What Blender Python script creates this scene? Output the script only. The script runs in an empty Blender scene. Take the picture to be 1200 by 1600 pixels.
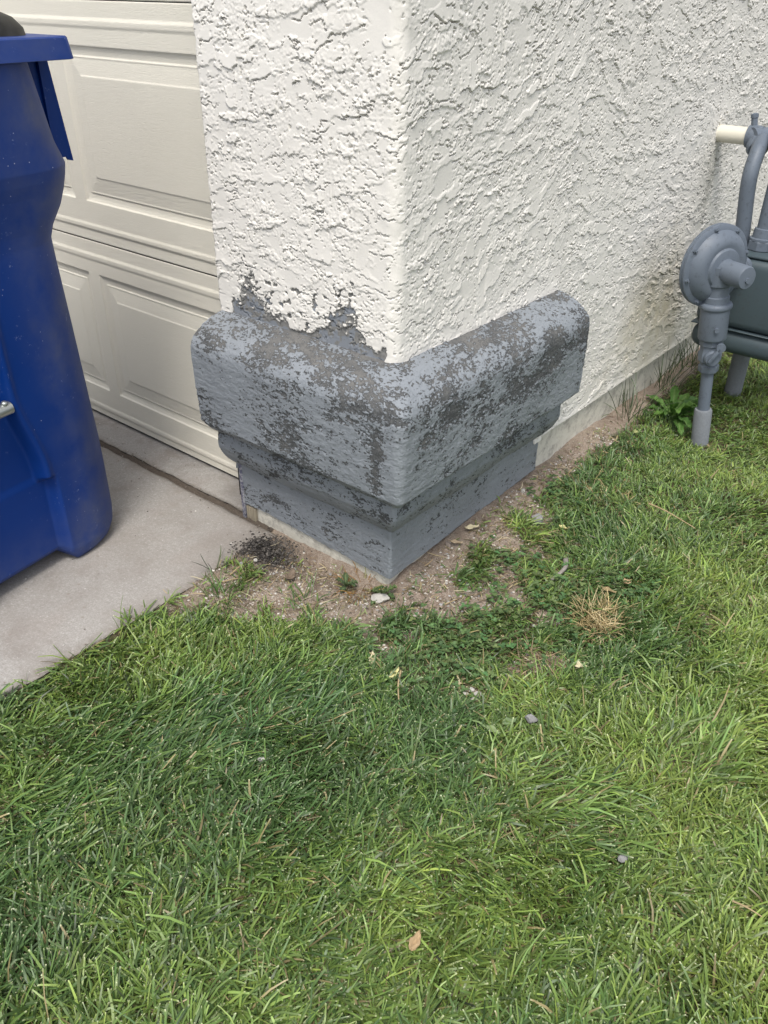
import bpy, bmesh, math, random
import numpy as np
from mathutils import Vector, Matrix
random.seed(7); rng = np.random.default_rng(7)
R = math.radians
SC = bpy.context.scene; COL = SC.collection

# ---------------------------------------------------------------- camera, sky, sun, exposure
CF, CPIT, CYAW, CROL = 1305.5, R(-32.088), R(38.964), R(.7776)
CLOC = np.array([.8902, -1.125, 1.0945])
FW = np.array([-math.sin(CYAW)*math.cos(CPIT), math.cos(CYAW)*math.cos(CPIT), math.sin(CPIT)])
RT = np.cross(FW, [0, 0, 1]); RT /= np.linalg.norm(RT); UP = np.cross(RT, FW)
RT, UP = math.cos(CROL)*RT+math.sin(CROL)*UP, -math.sin(CROL)*RT+math.cos(CROL)*UP
cam = bpy.data.cameras.new('camera'); cam_o = bpy.data.objects.new('camera', cam); COL.objects.link(cam_o)
cam_o.matrix_world = Matrix(((RT[0], UP[0], -FW[0], CLOC[0]), (RT[1], UP[1], -FW[1], CLOC[1]), (RT[2], UP[2], -FW[2], CLOC[2]), (0, 0, 0, 1)))
cam.sensor_fit = 'VERTICAL'; cam.sensor_height = 32; cam.sensor_width = 24
cam.lens = CF/1600*32; cam.clip_start = .02; cam.clip_end = 400
SC.camera = cam_o
SC.render.resolution_x, SC.render.resolution_y = 768, 1024
SUN = Vector((.27, -.50, 1.12)).normalized()
w = bpy.data.worlds.new('World'); SC.world = w; w.use_nodes = True
nt = w.node_tree; bg = nt.nodes['Background']; sk = nt.nodes.new('ShaderNodeTexSky')
sk.sky_type = 'NISHITA'; sk.sun_disc = False; sk.sun_elevation = math.asin(SUN.z)
sk.sun_rotation = math.atan2(SUN.x, SUN.y); sk.air_density = 1; sk.dust_density = 3; sk.ozone_density = 1
hs = nt.nodes.new('ShaderNodeHueSaturation'); hs.inputs['Saturation'].default_value = .35
nt.links.new(sk.outputs[0], hs.inputs['Color']); nt.links.new(hs.outputs[0], bg.inputs[0]); bg.inputs[1].default_value = .15
sun = bpy.data.lights.new('sun', 'SUN'); sun.energy = 1.35; sun.angle = R(18); sun.color = (1, .955, .89)
sun_o = bpy.data.objects.new('sun', sun); COL.objects.link(sun_o)
sun_o.rotation_euler = SUN.to_track_quat('Z', 'Y').to_euler()
SC.view_settings.view_transform = 'Standard'; SC.view_settings.look = 'None'
SC.view_settings.exposure = .80; SC.view_settings.gamma = 1

# ---------------------------------------------------------------- helpers
def G(px, py, z=0.):
    """ground point seen at photo pixel px,py"""
    d = FW+RT*(px-600)/CF-UP*(py-800)/CF
    return CLOC+d*(z-CLOC[2])/d[2]

def hash2(ix, iy, seed):
    h = (ix.astype(np.int64)*374761393+iy.astype(np.int64)*668265263+seed*974634777) & 0xffffffff
    h = ((h ^ (h >> 13))*1274126177) & 0xffffffff
    h = ((h ^ (h >> 16))*2246822519) & 0xffffffff
    return (h ^ (h >> 15)) & 0xffffffff
def gnoise(x, y, seed=0):
    x = np.asarray(x, float); y = np.asarray(y, float)
    x0 = np.floor(x); y0 = np.floor(y); fx = x-x0; fy = y-y0
    ux = fx*fx*fx*(fx*(fx*6-15)+10); uy = fy*fy*fy*(fy*(fy*6-15)+10)
    def g(i, j):
        a = hash2(x0+i, y0+j, seed)*(2*math.pi/4294967296.)
        return np.cos(a)*(fx-i)+np.sin(a)*(fy-j)
    a = g(0, 0); b = g(1, 0); c = g(0, 1); d = g(1, 1)
    return 1.5*((a+(b-a)*ux)*(1-uy)+(c+(d-c)*ux)*uy)
def fbm(x, y, o=4, seed=0, gain=.5):
    s = 0; a = 1; t = 0
    for k in range(o):
        s = s+a*gnoise(x*2**k+k*7.3, y*2**k-k*3.1, seed+k*17); t += a; a *= gain
    return s/t*1.4
def sst(a, b, x):
    t = np.clip((x-a)/(b-a), 0, 1); return t*t*(3-2*t)

def link(name, me, mat=None, parent=None):
    o = bpy.data.objects.new(name, me); COL.objects.link(o)
    if mat is not None and me is not None: me.materials.append(mat)
    if parent is not None: o.parent = parent
    return o
def npmesh(name, V, F, smooth=True, attrs=None, colors=None):
    """V (n,3), F (m,4) quads (or a list of arrays of faces of one size each)"""
    me = bpy.data.meshes.new(name)
    Fs = F if isinstance(F, list) else [F]
    V = np.ascontiguousarray(V, np.float32)
    li = np.concatenate([f.ravel() for f in Fs]).astype(np.int32)
    tot = np.concatenate([np.full(len(f), f.shape[1], np.int32) for f in Fs])
    me.vertices.add(len(V)); me.vertices.foreach_set('co', V.ravel())
    me.loops.add(len(li)); me.loops.foreach_set('vertex_index', li)
    st = np.concatenate([[0], np.cumsum(tot)[:-1]]).astype(np.int32)
    me.polygons.add(len(tot)); me.polygons.foreach_set('loop_start', st)
    try: me.polygons.foreach_set('loop_total', tot)
    except Exception: pass
    me.polygons.foreach_set('use_smooth', np.full(len(tot), bool(smooth)))
    me.update(calc_edges=True)
    for k, a in (attrs or {}).items():
        at = me.attributes.new(k, 'FLOAT', 'POINT'); at.data.foreach_set('value', np.ascontiguousarray(a, np.float32))
    for k, a in (colors or {}).items():
        at = me.attributes.new(k, 'FLOAT_COLOR', 'POINT')
        c = np.ones((len(V), 4), np.float32); c[:, :3] = a; at.data.foreach_set('color', c.ravel())
    return me
def gridF(nu, nv, wrap=False):
    i = np.arange(nu if wrap else nu-1)[:, None]; j = np.arange(nv-1)[None]
    i2 = (i+1) % nu
    return np.stack([i*nv+j, i2*nv+j, i2*nv+j+1, i*nv+j+1], -1).reshape(-1, 4)
def tag(o, label, cat, group=None, kind=None):
    if label: o['label'] = label
    if cat: o['category'] = cat
    if group: o['group'] = group
    if kind: o['kind'] = kind
    return o
def empty(name, loc=(0, 0, 0), rz=0):
    o = bpy.data.objects.new(name, None); COL.objects.link(o); o.location = loc; o.rotation_euler = (0, 0, rz)
    o.empty_display_size = .05
    return o

# ---- bmesh solids
def frame_to(d):
    d = Vector(d).normalized(); return d.to_track_quat('Z', 'Y').to_matrix()
def b_lathe(bm, prof, seg=32, loc=(0, 0, 0), axis=(0, 0, 1), cap=True):
    M = frame_to(axis); loc = Vector(loc); rings = []
    for r, h in prof:
        rings.append([bm.verts.new(loc+M @ Vector((r*math.cos(2*math.pi*k/seg), r*math.sin(2*math.pi*k/seg), h))) for k in range(seg)])
    for a, b in zip(rings, rings[1:]):
        for k in range(seg): bm.faces.new((a[k], a[(k+1) % seg], b[(k+1) % seg], b[k]))
    if cap: bm.faces.new(rings[0][::-1]); bm.faces.new(rings[-1])
def b_tube(bm, pts, r, seg=20, cap=True):
    pts = [Vector(p) for p in pts]; rings = []; n = len(pts)
    rr = r if isinstance(r, (list, tuple)) else [r]*n
    T = [(pts[min(i+1, n-1)]-pts[max(i-1, 0)]).normalized() for i in range(n)]
    u = T[0].orthogonal().normalized()
    for i in range(n):
        u = (u-T[i]*u.dot(T[i])).normalized(); v = T[i].cross(u)
        rings.append([bm.verts.new(pts[i]+(u*math.cos(2*math.pi*k/seg)+v*math.sin(2*math.pi*k/seg))*rr[i]) for k in range(seg)])
    for a, b in zip(rings, rings[1:]):
        for k in range(seg): bm.faces.new((a[k], a[(k+1) % seg], b[(k+1) % seg], b[k]))
    if cap: bm.faces.new(rings[0][::-1]); bm.faces.new(rings[-1])
def smooth_path(P, n=8):
    P = [Vector(p) for p in P]; out = []
    for i in range(len(P)-1):
        a = P[max(i-1, 0)]; b = P[i]; c = P[i+1]; d = P[min(i+2, len(P)-1)]
        for k in range(n):
            t = k/n
            out.append(.5*((2*b)+(c-a)*t+(2*a-5*b+4*c-d)*t*t+(3*b-a-3*c+d)*t**3))
    out.append(P[-1]); return out
def b_box(bm, lo, hi, bev=0, seg=2):
    lo = Vector(lo); hi = Vector(hi)
    M = Matrix.Translation((lo+hi)/2) @ Matrix.Diagonal((hi-lo).to_4d())
    r = bmesh.ops.create_cube(bm, size=1, matrix=M)
    if bev:
        es = list({e for v in r['verts'] for e in v.link_edges})
        bmesh.ops.bevel(bm, geom=es, offset=bev, segments=seg, affect='EDGES', profile=.5)
def bm_obj(name, bm, mat, parent=None, smooth=True, angle=40):
    me = bpy.data.meshes.new(name)
    bmesh.ops.recalc_face_normals(bm, faces=bm.faces)
    for f in bm.faces: f.smooth = smooth
    if smooth:
        for e in bm.edges:
            if len(e.link_faces) == 2 and e.calc_face_angle(0) > R(angle): e.smooth = False
    bm.to_mesh(me); bm.free()
    return link(name, me, mat, parent)

# ---------------------------------------------------------------- materials
class N:
    def __init__(s, name, rough=.6, spec=.5):
        s.m = bpy.data.materials.new(name); s.m.use_nodes = True
        s.t = s.m.node_tree; s.b = s.t.nodes['Principled BSDF']
        s.b.inputs['Roughness'].default_value = rough; s.b.inputs['Specular IOR Level'].default_value = spec
        s.tc = s.n('ShaderNodeTexCoord').outputs['Object']
    def n(s, ty, **k):
        x = s.t.nodes.new(ty)
        for a, v in k.items(): setattr(x, a, v)
        return x
    def l(s, a, b): s.t.links.new(a, b)
    def set(s, sock, v):
        if hasattr(v, 'is_linked') or hasattr(v, 'links'): s.l(v, sock)
        else: sock.default_value = v
    def attr(s, name, col=False):
        a = s.n('ShaderNodeAttribute'); a.attribute_name = name
        return a.outputs['Color' if col else 'Fac']
    def noise(s, scale=5, detail=4, rough=.55, vec=None, sc=None, dist=0):
        v = vec or s.tc
        if sc:
            mp = s.n('ShaderNodeMapping'); mp.inputs['Scale'].default_value = sc; s.l(v, mp.inputs[0]); v = mp.outputs[0]
        x = s.n('ShaderNodeTexNoise'); s.l(v, x.inputs['Vector'])
        x.inputs['Scale'].default_value = scale; x.inputs['Detail'].default_value = detail
        x.inputs['Roughness'].default_value = rough; x.inputs['Distortion'].default_value = dist
        return x.outputs['Fac']
    def voro(s, scale, feature='F1', out='Distance', vec=None):
        x = s.n('ShaderNodeTexVoronoi', feature=feature); x.inputs['Scale'].default_value = scale
        s.l(vec or s.tc, x.inputs['Vector']); return x.outputs[out]
    def ramp(s, f, stops, interp='LINEAR'):
        x = s.n('ShaderNodeValToRGB'); cr = x.color_ramp; cr.interpolation = interp
        while len(cr.elements) < len(stops): cr.elements.new(.5)
        for e, (p_, c) in zip(cr.elements, stops):
            e.position = p_; e.color = (c, c, c, 1) if isinstance(c, (int, float)) else (*c, 1)
        s.l(f, x.inputs[0]); return x.outputs[0]
    def mr(s, f, a, b, c=0., d=1.):
        x = s.n('ShaderNodeMapRange'); s.l(f, x.inputs[0])
        for i, v in zip((1, 2, 3, 4), (a, b, c, d)): x.inputs[i].default_value = v
        return x.outputs[0]
    def math(s, op, a, b=0.):
        x = s.n('ShaderNodeMath', operation=op); s.set(x.inputs[0], a); s.set(x.inputs[1], b); return x.outputs[0]
    def mix(s, f, a, b, ty='MIX'):
        x = s.n('ShaderNodeMix', data_type='RGBA', blend_type=ty)
        s.set(x.inputs[0], f)
        for i, v in ((6, a), (7, b)):
            if isinstance(v, tuple): x.inputs[i].default_value = (*v, 1)
            else: s.l(v, x.inputs[i])
        return x.outputs[2]
    def col(s, c):
        if isinstance(c, tuple): s.b.inputs['Base Color'].default_value = (*c, 1)
        else: s.l(c, s.b.inputs['Base Color'])
    def rough(s, f): s.set(s.b.inputs['Roughness'], f)
    def bump(s, h, strength=.5, dist=.002):
        x = s.n('ShaderNodeBump'); x.inputs['Strength'].default_value = strength; x.inputs['Distance'].default_value = dist
        s.l(h, x.inputs['Height'])
        if s.b.inputs['Normal'].is_linked: s.l(s.b.inputs['Normal'].links[0].from_socket, x.inputs['Normal'])
        s.l(x.outputs[0], s.b.inputs['Normal'])

# stucco paint
m = N('stucco', .62, .35)
c = m.mix(m.noise(3, 3), (.685, .657, .605), (.735, .71, .66))
c = m.mix(m.math('MULTIPLY', m.attr('stain'), m.mr(m.noise(30, 3), .3, .7, .5, 1.2)), c, (.58, .53, .41))
c = m.mix(m.math('MULTIPLY', m.attr('grime'), .75), c, (.38, .37, .33))
n2 = m.noise(260, 3, .7); n1 = m.noise(70, 5, .7)
pk = m.math('ADD', m.attr('peel'), m.math('MULTIPLY', m.math('SUBTRACT', n1, .5), .9))
pm = m.mr(pk, .49, .53)
cem = m.mix(m.noise(160, 4, .7), (.07, .07, .066), (.30, .295, .28))
blue = m.mix(m.mr(m.math('ADD', m.noise(70, 4, .75), m.attr('blue')), .80, .86), cem, (.20, .216, .238))
c = m.mix(pm, c, blue); m.col(c)
m.bump(n2, .25, .0012); m.bump(m.math('MULTIPLY', pm, -1), .8, .0018)
M_STUCCO = m.m
# painted foam trim, flaking
m = N('flaking_paint', .5, .4)
v = m.attr('paint')
k = m.math('ADD', v, m.math('MULTIPLY', m.math('SUBTRACT', m.noise(95, 6, .72, sc=(1, 1, 2.0)), .5), 1.15))
k = m.math('ADD', k, m.math('MULTIPLY', m.math('SUBTRACT', m.noise(170, 3, .62, sc=(1, 1, 1.6)), .5), 1.35))
pm = m.mr(k, .495, .512)
edge = m.math('MULTIPLY', m.mr(k, .30, .47), m.mr(k, .53, .485))
paint = m.mix(m.noise(9, 3), (.195, .213, .232), (.255, .277, .300))
paint = m.mix(m.mr(m.noise(60, 4, .7), .55, .75, 0, .4), paint, (.185, .20, .215))
bare = m.mix(m.mr(m.noise(230, 4, .75), .3, .7), (.035, .038, .04), (.135, .138, .138))
bare = m.mix(m.mr(m.math('ADD', m.noise(14, 3), m.attr('top')), .45, .75), bare, m.mix(m.noise(300, 3, .8), (.095, .093, .088), (.21, .206, .196)))
c = m.mix(pm, bare, paint); c = m.mix(m.math('MULTIPLY', edge, .6), c, (.035, .036, .038)); m.col(c)
m.rough(m.mr(pm, 0, 1, .9, .5))
m.bump(m.noise(300, 3, .8), .9, .0020); m.bump(m.noise(75, 5, .7, sc=(1, 1, 1.8)), .6, .003); m.bump(pm, .9, .0016)
M_TRIM = m.m
# garage door
m = N('door_paint', .48, .35)
g = m.noise(26, 5, .62, sc=(1, 1, 11), dist=1.6)
m.col(m.mix(m.noise(4, 2), (.675, .64, .545), (.715, .68, .585)))
m.bump(m.ramp(g, [(.35, 0), (.5, .8), (.65, .2)]), .32, .002)
M_DOOR = m.m
# concrete
m = N('driveway_concrete', .85, .25)
a = m.noise(3.2, 5, .6); b = m.noise(28, 5, .7); f = m.noise(300, 3, .7)
c = m.mix(m.mr(a, .3, .7), (.325, .308, .285), (.405, .393, .372))
c = m.mix(m.mr(m.noise(5.5, 3, .6, sc=(1, .6, 1)), .5, .72, 0, .5), c, (.30, .245, .21))
c = m.mix(m.mr(m.noise(11, 5, .75), .48, .70, 0, .75), c, (.25, .225, .205))
c = m.mix(m.mr(f, .35, .62, .6, 0), c, (.22, .20, .18))
c = m.mix(m.mr(m.voro(26), .04, .11, .8, 0), c, (.26, .22, .19))
c = m.mix(m.mr(m.voro(31), .03, .08, .75, 0), c, (.5, .48, .46))
dirt = m.attr('dirt'); c = m.mix(m.math('MULTIPLY', dirt, m.mr(m.noise(60, 4, .7), .3, .65, .2, 1)), c, (.17, .145, .12))
g_ = m.noise(130, 4, .8); c = m.mix(m.mr(g_, .36, .62, .45, 0), c, (.20, .18, .16)); c = m.mix(m.mr(g_, .60, .72, 0, .5), c, (.52, .50, .47))
m.col(c); m.bump(f, .35, .0012); m.bump(g_, .4, .0015); m.bump(b, .3, .003)
M_CONC = m.m
# foundation
m = N('foundation_concrete', .85, .25)
c = m.mix(m.noise(18, 5, .65), (.50, .475, .40), (.62, .60, .53))
c = m.mix(m.mr(m.noise(40, 5, .75), .5, .68, 0, .8), c, (.27, .25, .22)); m.col(c)
m.bump(m.noise(90, 5, .7), .6, .004)
M_FOUND = m.m
# soil
m = N('soil', .95, .15)
a = m.noise(7, 4, .6); b = m.noise(90, 5, .75); f = m.noise(500, 2, .7)
c = m.mix(m.mr(a, .35, .65), (.185, .125, .09), (.33, .265, .205))
c = m.mix(m.mr(b, .35, .65), c, (.36, .305, .25)); c = m.mix(m.mr(f, .4, .7, 0, .7), c, (.10, .075, .055))
c = m.mix(m.mr(m.voro(150), .0, .25, .7, 0), c, (.46, .40, .34))
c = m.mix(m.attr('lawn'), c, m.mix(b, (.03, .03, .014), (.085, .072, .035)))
c = m.mix(m.attr('dark'), c, m.mix(b, (.025, .022, .02), (.09, .08, .07)))
m.col(c); m.bump(b, .8, .006); m.bump(f, .6, .002)
M_SOIL = m.m
# grass
def leafmat(name, rough=.42, trans=.35):
    m = N(name, rough, .4); c = m.attr('col', True); m.col(c)
    tr = m.n('ShaderNodeBsdfTranslucent'); mx = m.n('ShaderNodeMixShader'); mx.inputs[0].default_value = trans
    out = m.t.nodes['Material Output']
    hv = m.n('ShaderNodeHueSaturation'); hv.inputs['Value'].default_value = 1.5; hv.inputs['Saturation'].default_value = 1.15
    m.l(c, hv.inputs['Color']); m.l(hv.outputs[0], tr.inputs[0])
    m.l(m.b.outputs[0], mx.inputs[1]); m.l(tr.outputs[0], mx.inputs[2]); m.l(mx.outputs[0], out.inputs[0])
    return m.m
M_GRASS = leafmat('grass_blade', .4, .2); M_LEAF = leafmat('leaf', .65, .2); M_DRY = leafmat('dry_leaf', .7, .12)
# bin plastics
m = N('blue_plastic', .42, .22)
c = m.mix(m.noise(5, 3), (.0015, .025, .155), (.003, .034, .20))
dust = m.math('MULTIPLY', m.attr('dust'), m.mr(m.noise(14, 5, .65), .35, .75, .2, 1))
c = m.mix(m.math('MULTIPLY', dust, .6), c, (.16, .16, .155))
sp = m.math('MULTIPLY', m.mr(m.voro(55), .035, .06, 1, 0), m.mr(m.noise(6, 2), .5, .6))
scr = m.math('MULTIPLY', m.mr(m.noise(160, 3, .8, sc=(1, .35, .5)), .63, .69), m.mr(m.noise(9, 3, .6), .5, .64))
c = m.mix(m.math('MULTIPLY', sp, .85), c, (.6, .62, .66)); c = m.mix(m.math('MULTIPLY', scr, .55), c, (.28, .33, .47))
m.col(c); m.rough(m.math('ADD', m.mr(m.noise(11, 4), .3, .7, .36, .52), m.math('MULTIPLY', dust, .3)))
m.bump(m.noise(500, 2), .06, .001); m.bump(m.noise(6, 2), .12, .01)
M_BLUE = m.m
m = N('black_plastic', .5, .4)
c = m.mix(m.mr(m.noise(12, 5, .7), .4, .75, 0, .7), (.012, .012, .011), (.07, .067, .06)); m.col(c); M_BLACK = m.m
m = N('rubber', .8, .2); m.col((.02, .02, .02)); M_RUB = m.m
m = N('zinc_steel', .38, .5); m.b.inputs['Metallic'].default_value = .9
m.col(m.mix(m.noise(40, 4), (.33, .35, .34), (.5, .52, .5))); M_STEEL = m.m
def meter_paint(name, a, b):
    m = N(name, .5, .4); c = m.mix(m.noise(12, 4), a, b)
    c = m.mix(m.mr(m.noise(70, 5, .75), .55, .72, 0, .7), c, (.05, .055, .06)); m.col(c); m.bump(m.noise(140, 3), .12, .001); return m.m
M_METER = meter_paint('meter_paint', (.095, .115, .145), (.130, .155, .19))
M_METER2 = meter_paint('meter_body_paint', (.045, .066, .078), (.058, .08, .09))
m = N('wrapped_pipe', .85, .2); m.col(m.mix(m.noise(160, 4, .8), (.11, .12, .135), (.22, .235, .25))); m.bump(m.noise(200, 3), .5, .002); M_WRAP = m.m
m = N('cream_pipe_paint', .5, .4); m.col(m.mix(m.noise(20, 3), (.60, .57, .47), (.66, .63, .54))); M_CREAM = m.m
m = N('weathered_wood', .9, .2)
c = m.mix(m.noise(60, 5, .7, sc=(1, 1, .08)), (.10, .085, .06), (.42, .37, .28)); m.col(c); m.bump(m.noise(90, 4, .7, sc=(1, 1, .06)), .9, .004); M_WOOD = m.m
m = N('dark_gap', .9, .1); m.col((.018, .017, .016)); M_DARK = m.m
def stonemat(name, a, b):
    m = N(name, .85, .25); m.col(m.mix(m.noise(120, 5, .7), a, b)); m.bump(m.noise(150, 4), .6, .003); return m.m
M_STW = stonemat('pale_stone', (.30, .285, .25), (.50, .48, .44)); M_STG = stonemat('grey_stone', (.165, .163, .16), (.30, .295, .29))
M_STB = stonemat('brown_stone', (.16, .13, .11), (.33, .28, .24)); M_CRUMB = stonemat('dark_crumb', (.02, .019, .018), (.085, .078, .07))
m = N('grit', .9, .2); m.col(m.attr('col', True)); M_GRIT = m.m

# ---------------------------------------------------------------- house dimensions
PW, DD, LT = .469, .103, .600        # pier width on the door side, door recess, trim length on the lawn side
ZT, ZW = .508, .125
house = empty('house', (0, 0, 0))
tag(house, 'white stucco house corner with flaking blue-grey trim and a beige garage door', 'house')

# ---- stucco wall: one unrolled sheet, u along the wall (u<0 pier front, u>0 lawn side), folded round the corner
H = .0016
u = np.concatenate([np.arange(-PW, .75, H), np.arange(.75, 2.3, .0022)]); u = np.concatenate([[-PW-.10, -PW-.05, -PW-.004], u, np.arange(2.4, 7, .2)])
z = np.arange(ZW, 1.34, H); z = np.concatenate([z, np.arange(1.36, 2.9, .06)])
U, Z = np.meshgrid(u, z, indexing='ij')
Hs = np.zeros_like(U)
wx = U+.012*fbm(U*22, Z*22, 3, 5); wz = Z+.010*fbm(U*22, Z*22, 3, 9)
tiltU = np.where(U > 0, .24*np.minimum(U, .6)+.06*fbm(U*2.2, Z*2.2, 2, 65), .06*U)
wz = wz-tiltU; Zt = Z-tiltU
def ledges(fu, fz, seed, th, fade, amp, det=.62, groove=.005):
    n = fbm(wx*fu, wz*fz, 2, seed)+.40*fbm(U*fu*4.2, Zt*fz*2.6, 4, seed+50, det)
    Mk = n > th
    dist = np.zeros_like(U); run = np.full(U.shape[0], 9.)
    for j in range(U.shape[1]):
        run = np.where(Mk[:, j], run+H, 0.); dist[:, j] = run
    a = amp*(.55+.9*np.clip(fbm(U*9, Z*9, 2, seed+3)+.4, 0, 1))
    e = np.where(Mk, np.exp(-np.maximum(dist-H, 0)/fade), 0)*a*sst(th, th+.16, n+.12)
    lip = np.zeros_like(e); lip[:, :-1] = np.where(~Mk[:, :-1] & Mk[:, 1:], 1, 0)       # the shadowed crack right under each ledge
    lip *= sst(-.05, .30, fbm(U*26, Z*26, 2, seed+9))
    lip[:, 1:] = np.maximum(lip[:, 1:], 0)
    return e-groove*lip
farw = sst(.25, .7, U)
calm = sst(-.05, .30, fbm(U*5+9, Z*7, 3, 61)+.12)
Hs += ledges(10, 25, 11, .06, .026, .0018, groove=.015)*1.0
Hs += ledges(19, 46, 31, .20, .014, .0012, groove=.011)*np.clip(.10+.75*calm+.22*farw, 0, .9)
Hs += ledges(50, 60, 71, .30, .006, .0007, groove=.009)*sst(-.05, .25, fbm(U*6, Z*6, 2, 77)+.5*farw)
rid = 1-np.abs(gnoise(U*85, Z*85, 41)); flat = sst(-.25, .25, fbm(U*13, Z*17, 3, 23))
Hs += .0005*rid**4*flat+.0007*fbm(U*190, Z*190, 2, 43)*flat-.006*sst(.54, .66, fbm(U*95, Z*120, 2, 49))*flat+.0009*fbm(U*8, Z*8, 3, 47)
Hs *= np.where(U < 0, 1, 1)*(1-.5*np.exp(-((U+.004*fbm(Z*18, Z*0, 2, 15))/.024)**2))
cover = (Z < .47) & (U < LT-.035); Hs = np.where(cover, np.minimum(Hs, 0)-.006, Hs)
Hs -= .008*sst(-.004, .004, U-LT+.005*fbm(Z*20, Z*0+3, 2, 4))     # the pier face stands a hair proud of the side wall
topband = sst(.035, .005, Z-ZT)*(U < LT); Hs += .0012*topband*sst(-.02, .02, U)
Hs = np.where(cover, np.minimum(Hs, 0)-.012, Hs); side = U < -PW+1e-6; Hs[side] = 0
zlip = sst(ZW+.016, ZW, Z); Hs += .002*zlip
r = .024
ang = np.clip((U+r*math.pi/4)/(r*math.pi/2), 0, 1)*math.pi/2
off = r*(1-math.pi/4)
X = np.where(U < -r*math.pi/4, U-off+off, -r+r*np.sin(ang)); Y = np.where(U < -r*math.pi/4, 0., r-r*np.cos(ang))
X = np.where(U < -r*math.pi/4, U+r*math.pi/4-r, X); Y = np.where(U > r*math.pi/4, U-r*math.pi/4+r, Y)
nx = np.sin(ang); ny = -np.cos(ang)
wob = .0016*fbm(Z*14+U*9, Z*6, 3, 19)*np.exp(-(U/.05)**2)
Hs *= sst(2.3, 2.22, U)*sst(1.35, 1.31, Z)
Xw = X+nx*Hs+wob; Yw = Y+ny*Hs-wob*.6
xl = -PW
ret = U < -PW-1e-6                                              # the return towards the garage door
Xw = np.where(ret, xl+.0015*fbm(Z*60, Z*0, 3, 8), Xw); Yw = np.where(ret, -(U+PW)*1.2, Yw)
edge = np.abs(U+PW) < .012; Xw = np.where(edge & ~ret, Xw-.003*fbm(Z*45, Z*0+1, 4, 6), Xw)
stain = sst(.30, 0, np.hypot((U-1.23)/1.0, (Z-.33)/1.2))*(.6+.6*fbm(U*7, Z*5, 3, 88))
stain += .5*sst(.3, 0, Z-ZW)*sst(.6, 1.2, U)*(.5+fbm(U*6, Z*6, 3, 89))
grime = sst(.055, 0, np.abs(U-1.475))*sst(.74, .70, Z)*sst(.44, .66, Z)*(.6+.6*fbm(U*30, Z*8, 3, 90))
grime += .35*sst(.10, 0, np.abs(U-1.455))*sst(.72, .66, Z)*sst(.40, .6, Z)
# flaked patches along the foot of the pier front
ed = .020+.060*np.clip(fbm(U*11+1.7, U*0, 2, 101)+.15, 0, 1)+.035*np.exp(-((U+.36)/.05)**2)+.03*np.exp(-((U+.13)/.06)**2)-.03*np.exp(-((U+.235)/.03)**2)
peel = np.where(U < -.016+.010*fbm(Z*60, Z*0+2, 3, 21), 1.02-(Z-ZT)/np.maximum(ed, .012)*.55+(.34*fbm(U*38, Z*38, 3, 103)+.34*fbm(U*130, Z*130, 2, 107))*sst(0, .03, Z-ZT), -1)
peel -= 1.2*sst(-.42, -.45, U)
spot = sst(.24, .5, fbm(U*44, Z*66, 3, 105))*sst(.17, .03, Z-ZT-.02)*(U < -.09)*(U > -.40)
peel = np.clip(np.maximum(peel, spot*.75), 0, 1.2)
Hs2 = -.003*sst(.45, .6, peel); Yw = Yw-np.where(U < 0, Hs2, 0)
blue = np.clip(.50*sst(.52, .95, peel)+.55*fbm(U*30, Z*45, 4, 111), 0, 1)
V = np.stack([Xw, Yw, Z+0*U], -1).reshape(-1, 3)
me = npmesh('stucco_wall', V, gridF(len(u), len(z)), True, dict(stain=np.clip(stain, 0, 1).ravel(), grime=np.clip(grime, 0, 1).ravel(), peel=peel.ravel(), blue=blue.ravel()))
link('stucco_wall', me, M_STUCCO, house)

# ---- foundation under the stucco
def slabwall(name, pts, z0, z1, n, mat, parent, amp):
    P = np.array(pts, float); seg = np.linalg.norm(np.diff(P, axis=0), axis=1); L = np.concatenate([[0], np.cumsum(seg)])
    s = np.linspace(0, L[-1], n); x = np.interp(s, L, P[:, 0]); y = np.interp(s, L, P[:, 1])
    zz = np.linspace(z0, z1, 30); S, ZZ = np.meshgrid(s, zz, indexing='ij')
    h = amp*fbm(S*30, ZZ*30, 4, 3); Xf = x[:, None]+h; Yf = y[:, None]-h
    me = npmesh(name, np.stack([Xf, Yf, ZZ], -1).reshape(-1, 3), gridF(n, 30), True)
    return link(name, me, mat, parent)
slabwall('foundation', [(-PW+.045, .1), (-PW+.047, .010), (-.020, .010), (-.015, .016), (-.015, 7)], -.25, ZW+.01, 900, M_FOUND, house, .002)

# ---- base trim: moulded profile run round the corner
PR = np.array([(-.006, .513), (.012, .5085), (.030, .504), (.058, .492), (.078, .479), (.089, .464), (.0925, .447), (.0915, .38), (.0885, .300), (.0875, .2855), (.0865, .2825), (.083, .280), (.060, .2565), (.0435, .2545), (.0445, .212), (.0435, .206), (.036, .189), (.024, .169), (.014, .157), (.010, .1545), (-.004, .1545), (-.004, .024), (-.016, .018)])
sl = np.concatenate([[0], np.cumsum(np.linalg.norm(np.diff(PR, axis=0), axis=1))])
ht = .0017; sv = np.unique(np.concatenate([np.arange(0, sl[-1], ht), sl[5:]])); sv = np.delete(sv, np.where(np.diff(sv) < .0004)[0])
pd = np.interp(sv, sl, PR[:, 0]); pz = np.interp(sv, sl, PR[:, 1])
ker = np.ones(9)/9; kq = slice(3, np.searchsorted(sv, .20))
for _ in range(2):
    pd[kq] = np.convolve(np.pad(pd, 4, 'edge'), ker, 'valid')[kq]; pz[kq] = np.convolve(np.pad(pz, 4, 'edge'), ker, 'valid')[kq]
tx = np.gradient(pd); tz = np.gradient(pz); ll = np.hypot(tx, tz); nd_, nz_ = -tz/ll, tx/ll
NL, NA, NR = 330, 16, 420
rc = np.interp(sv, [0, .08, .3, .42, .55, .7], [.02, .024, .012, .005, .004, .005])
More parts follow.
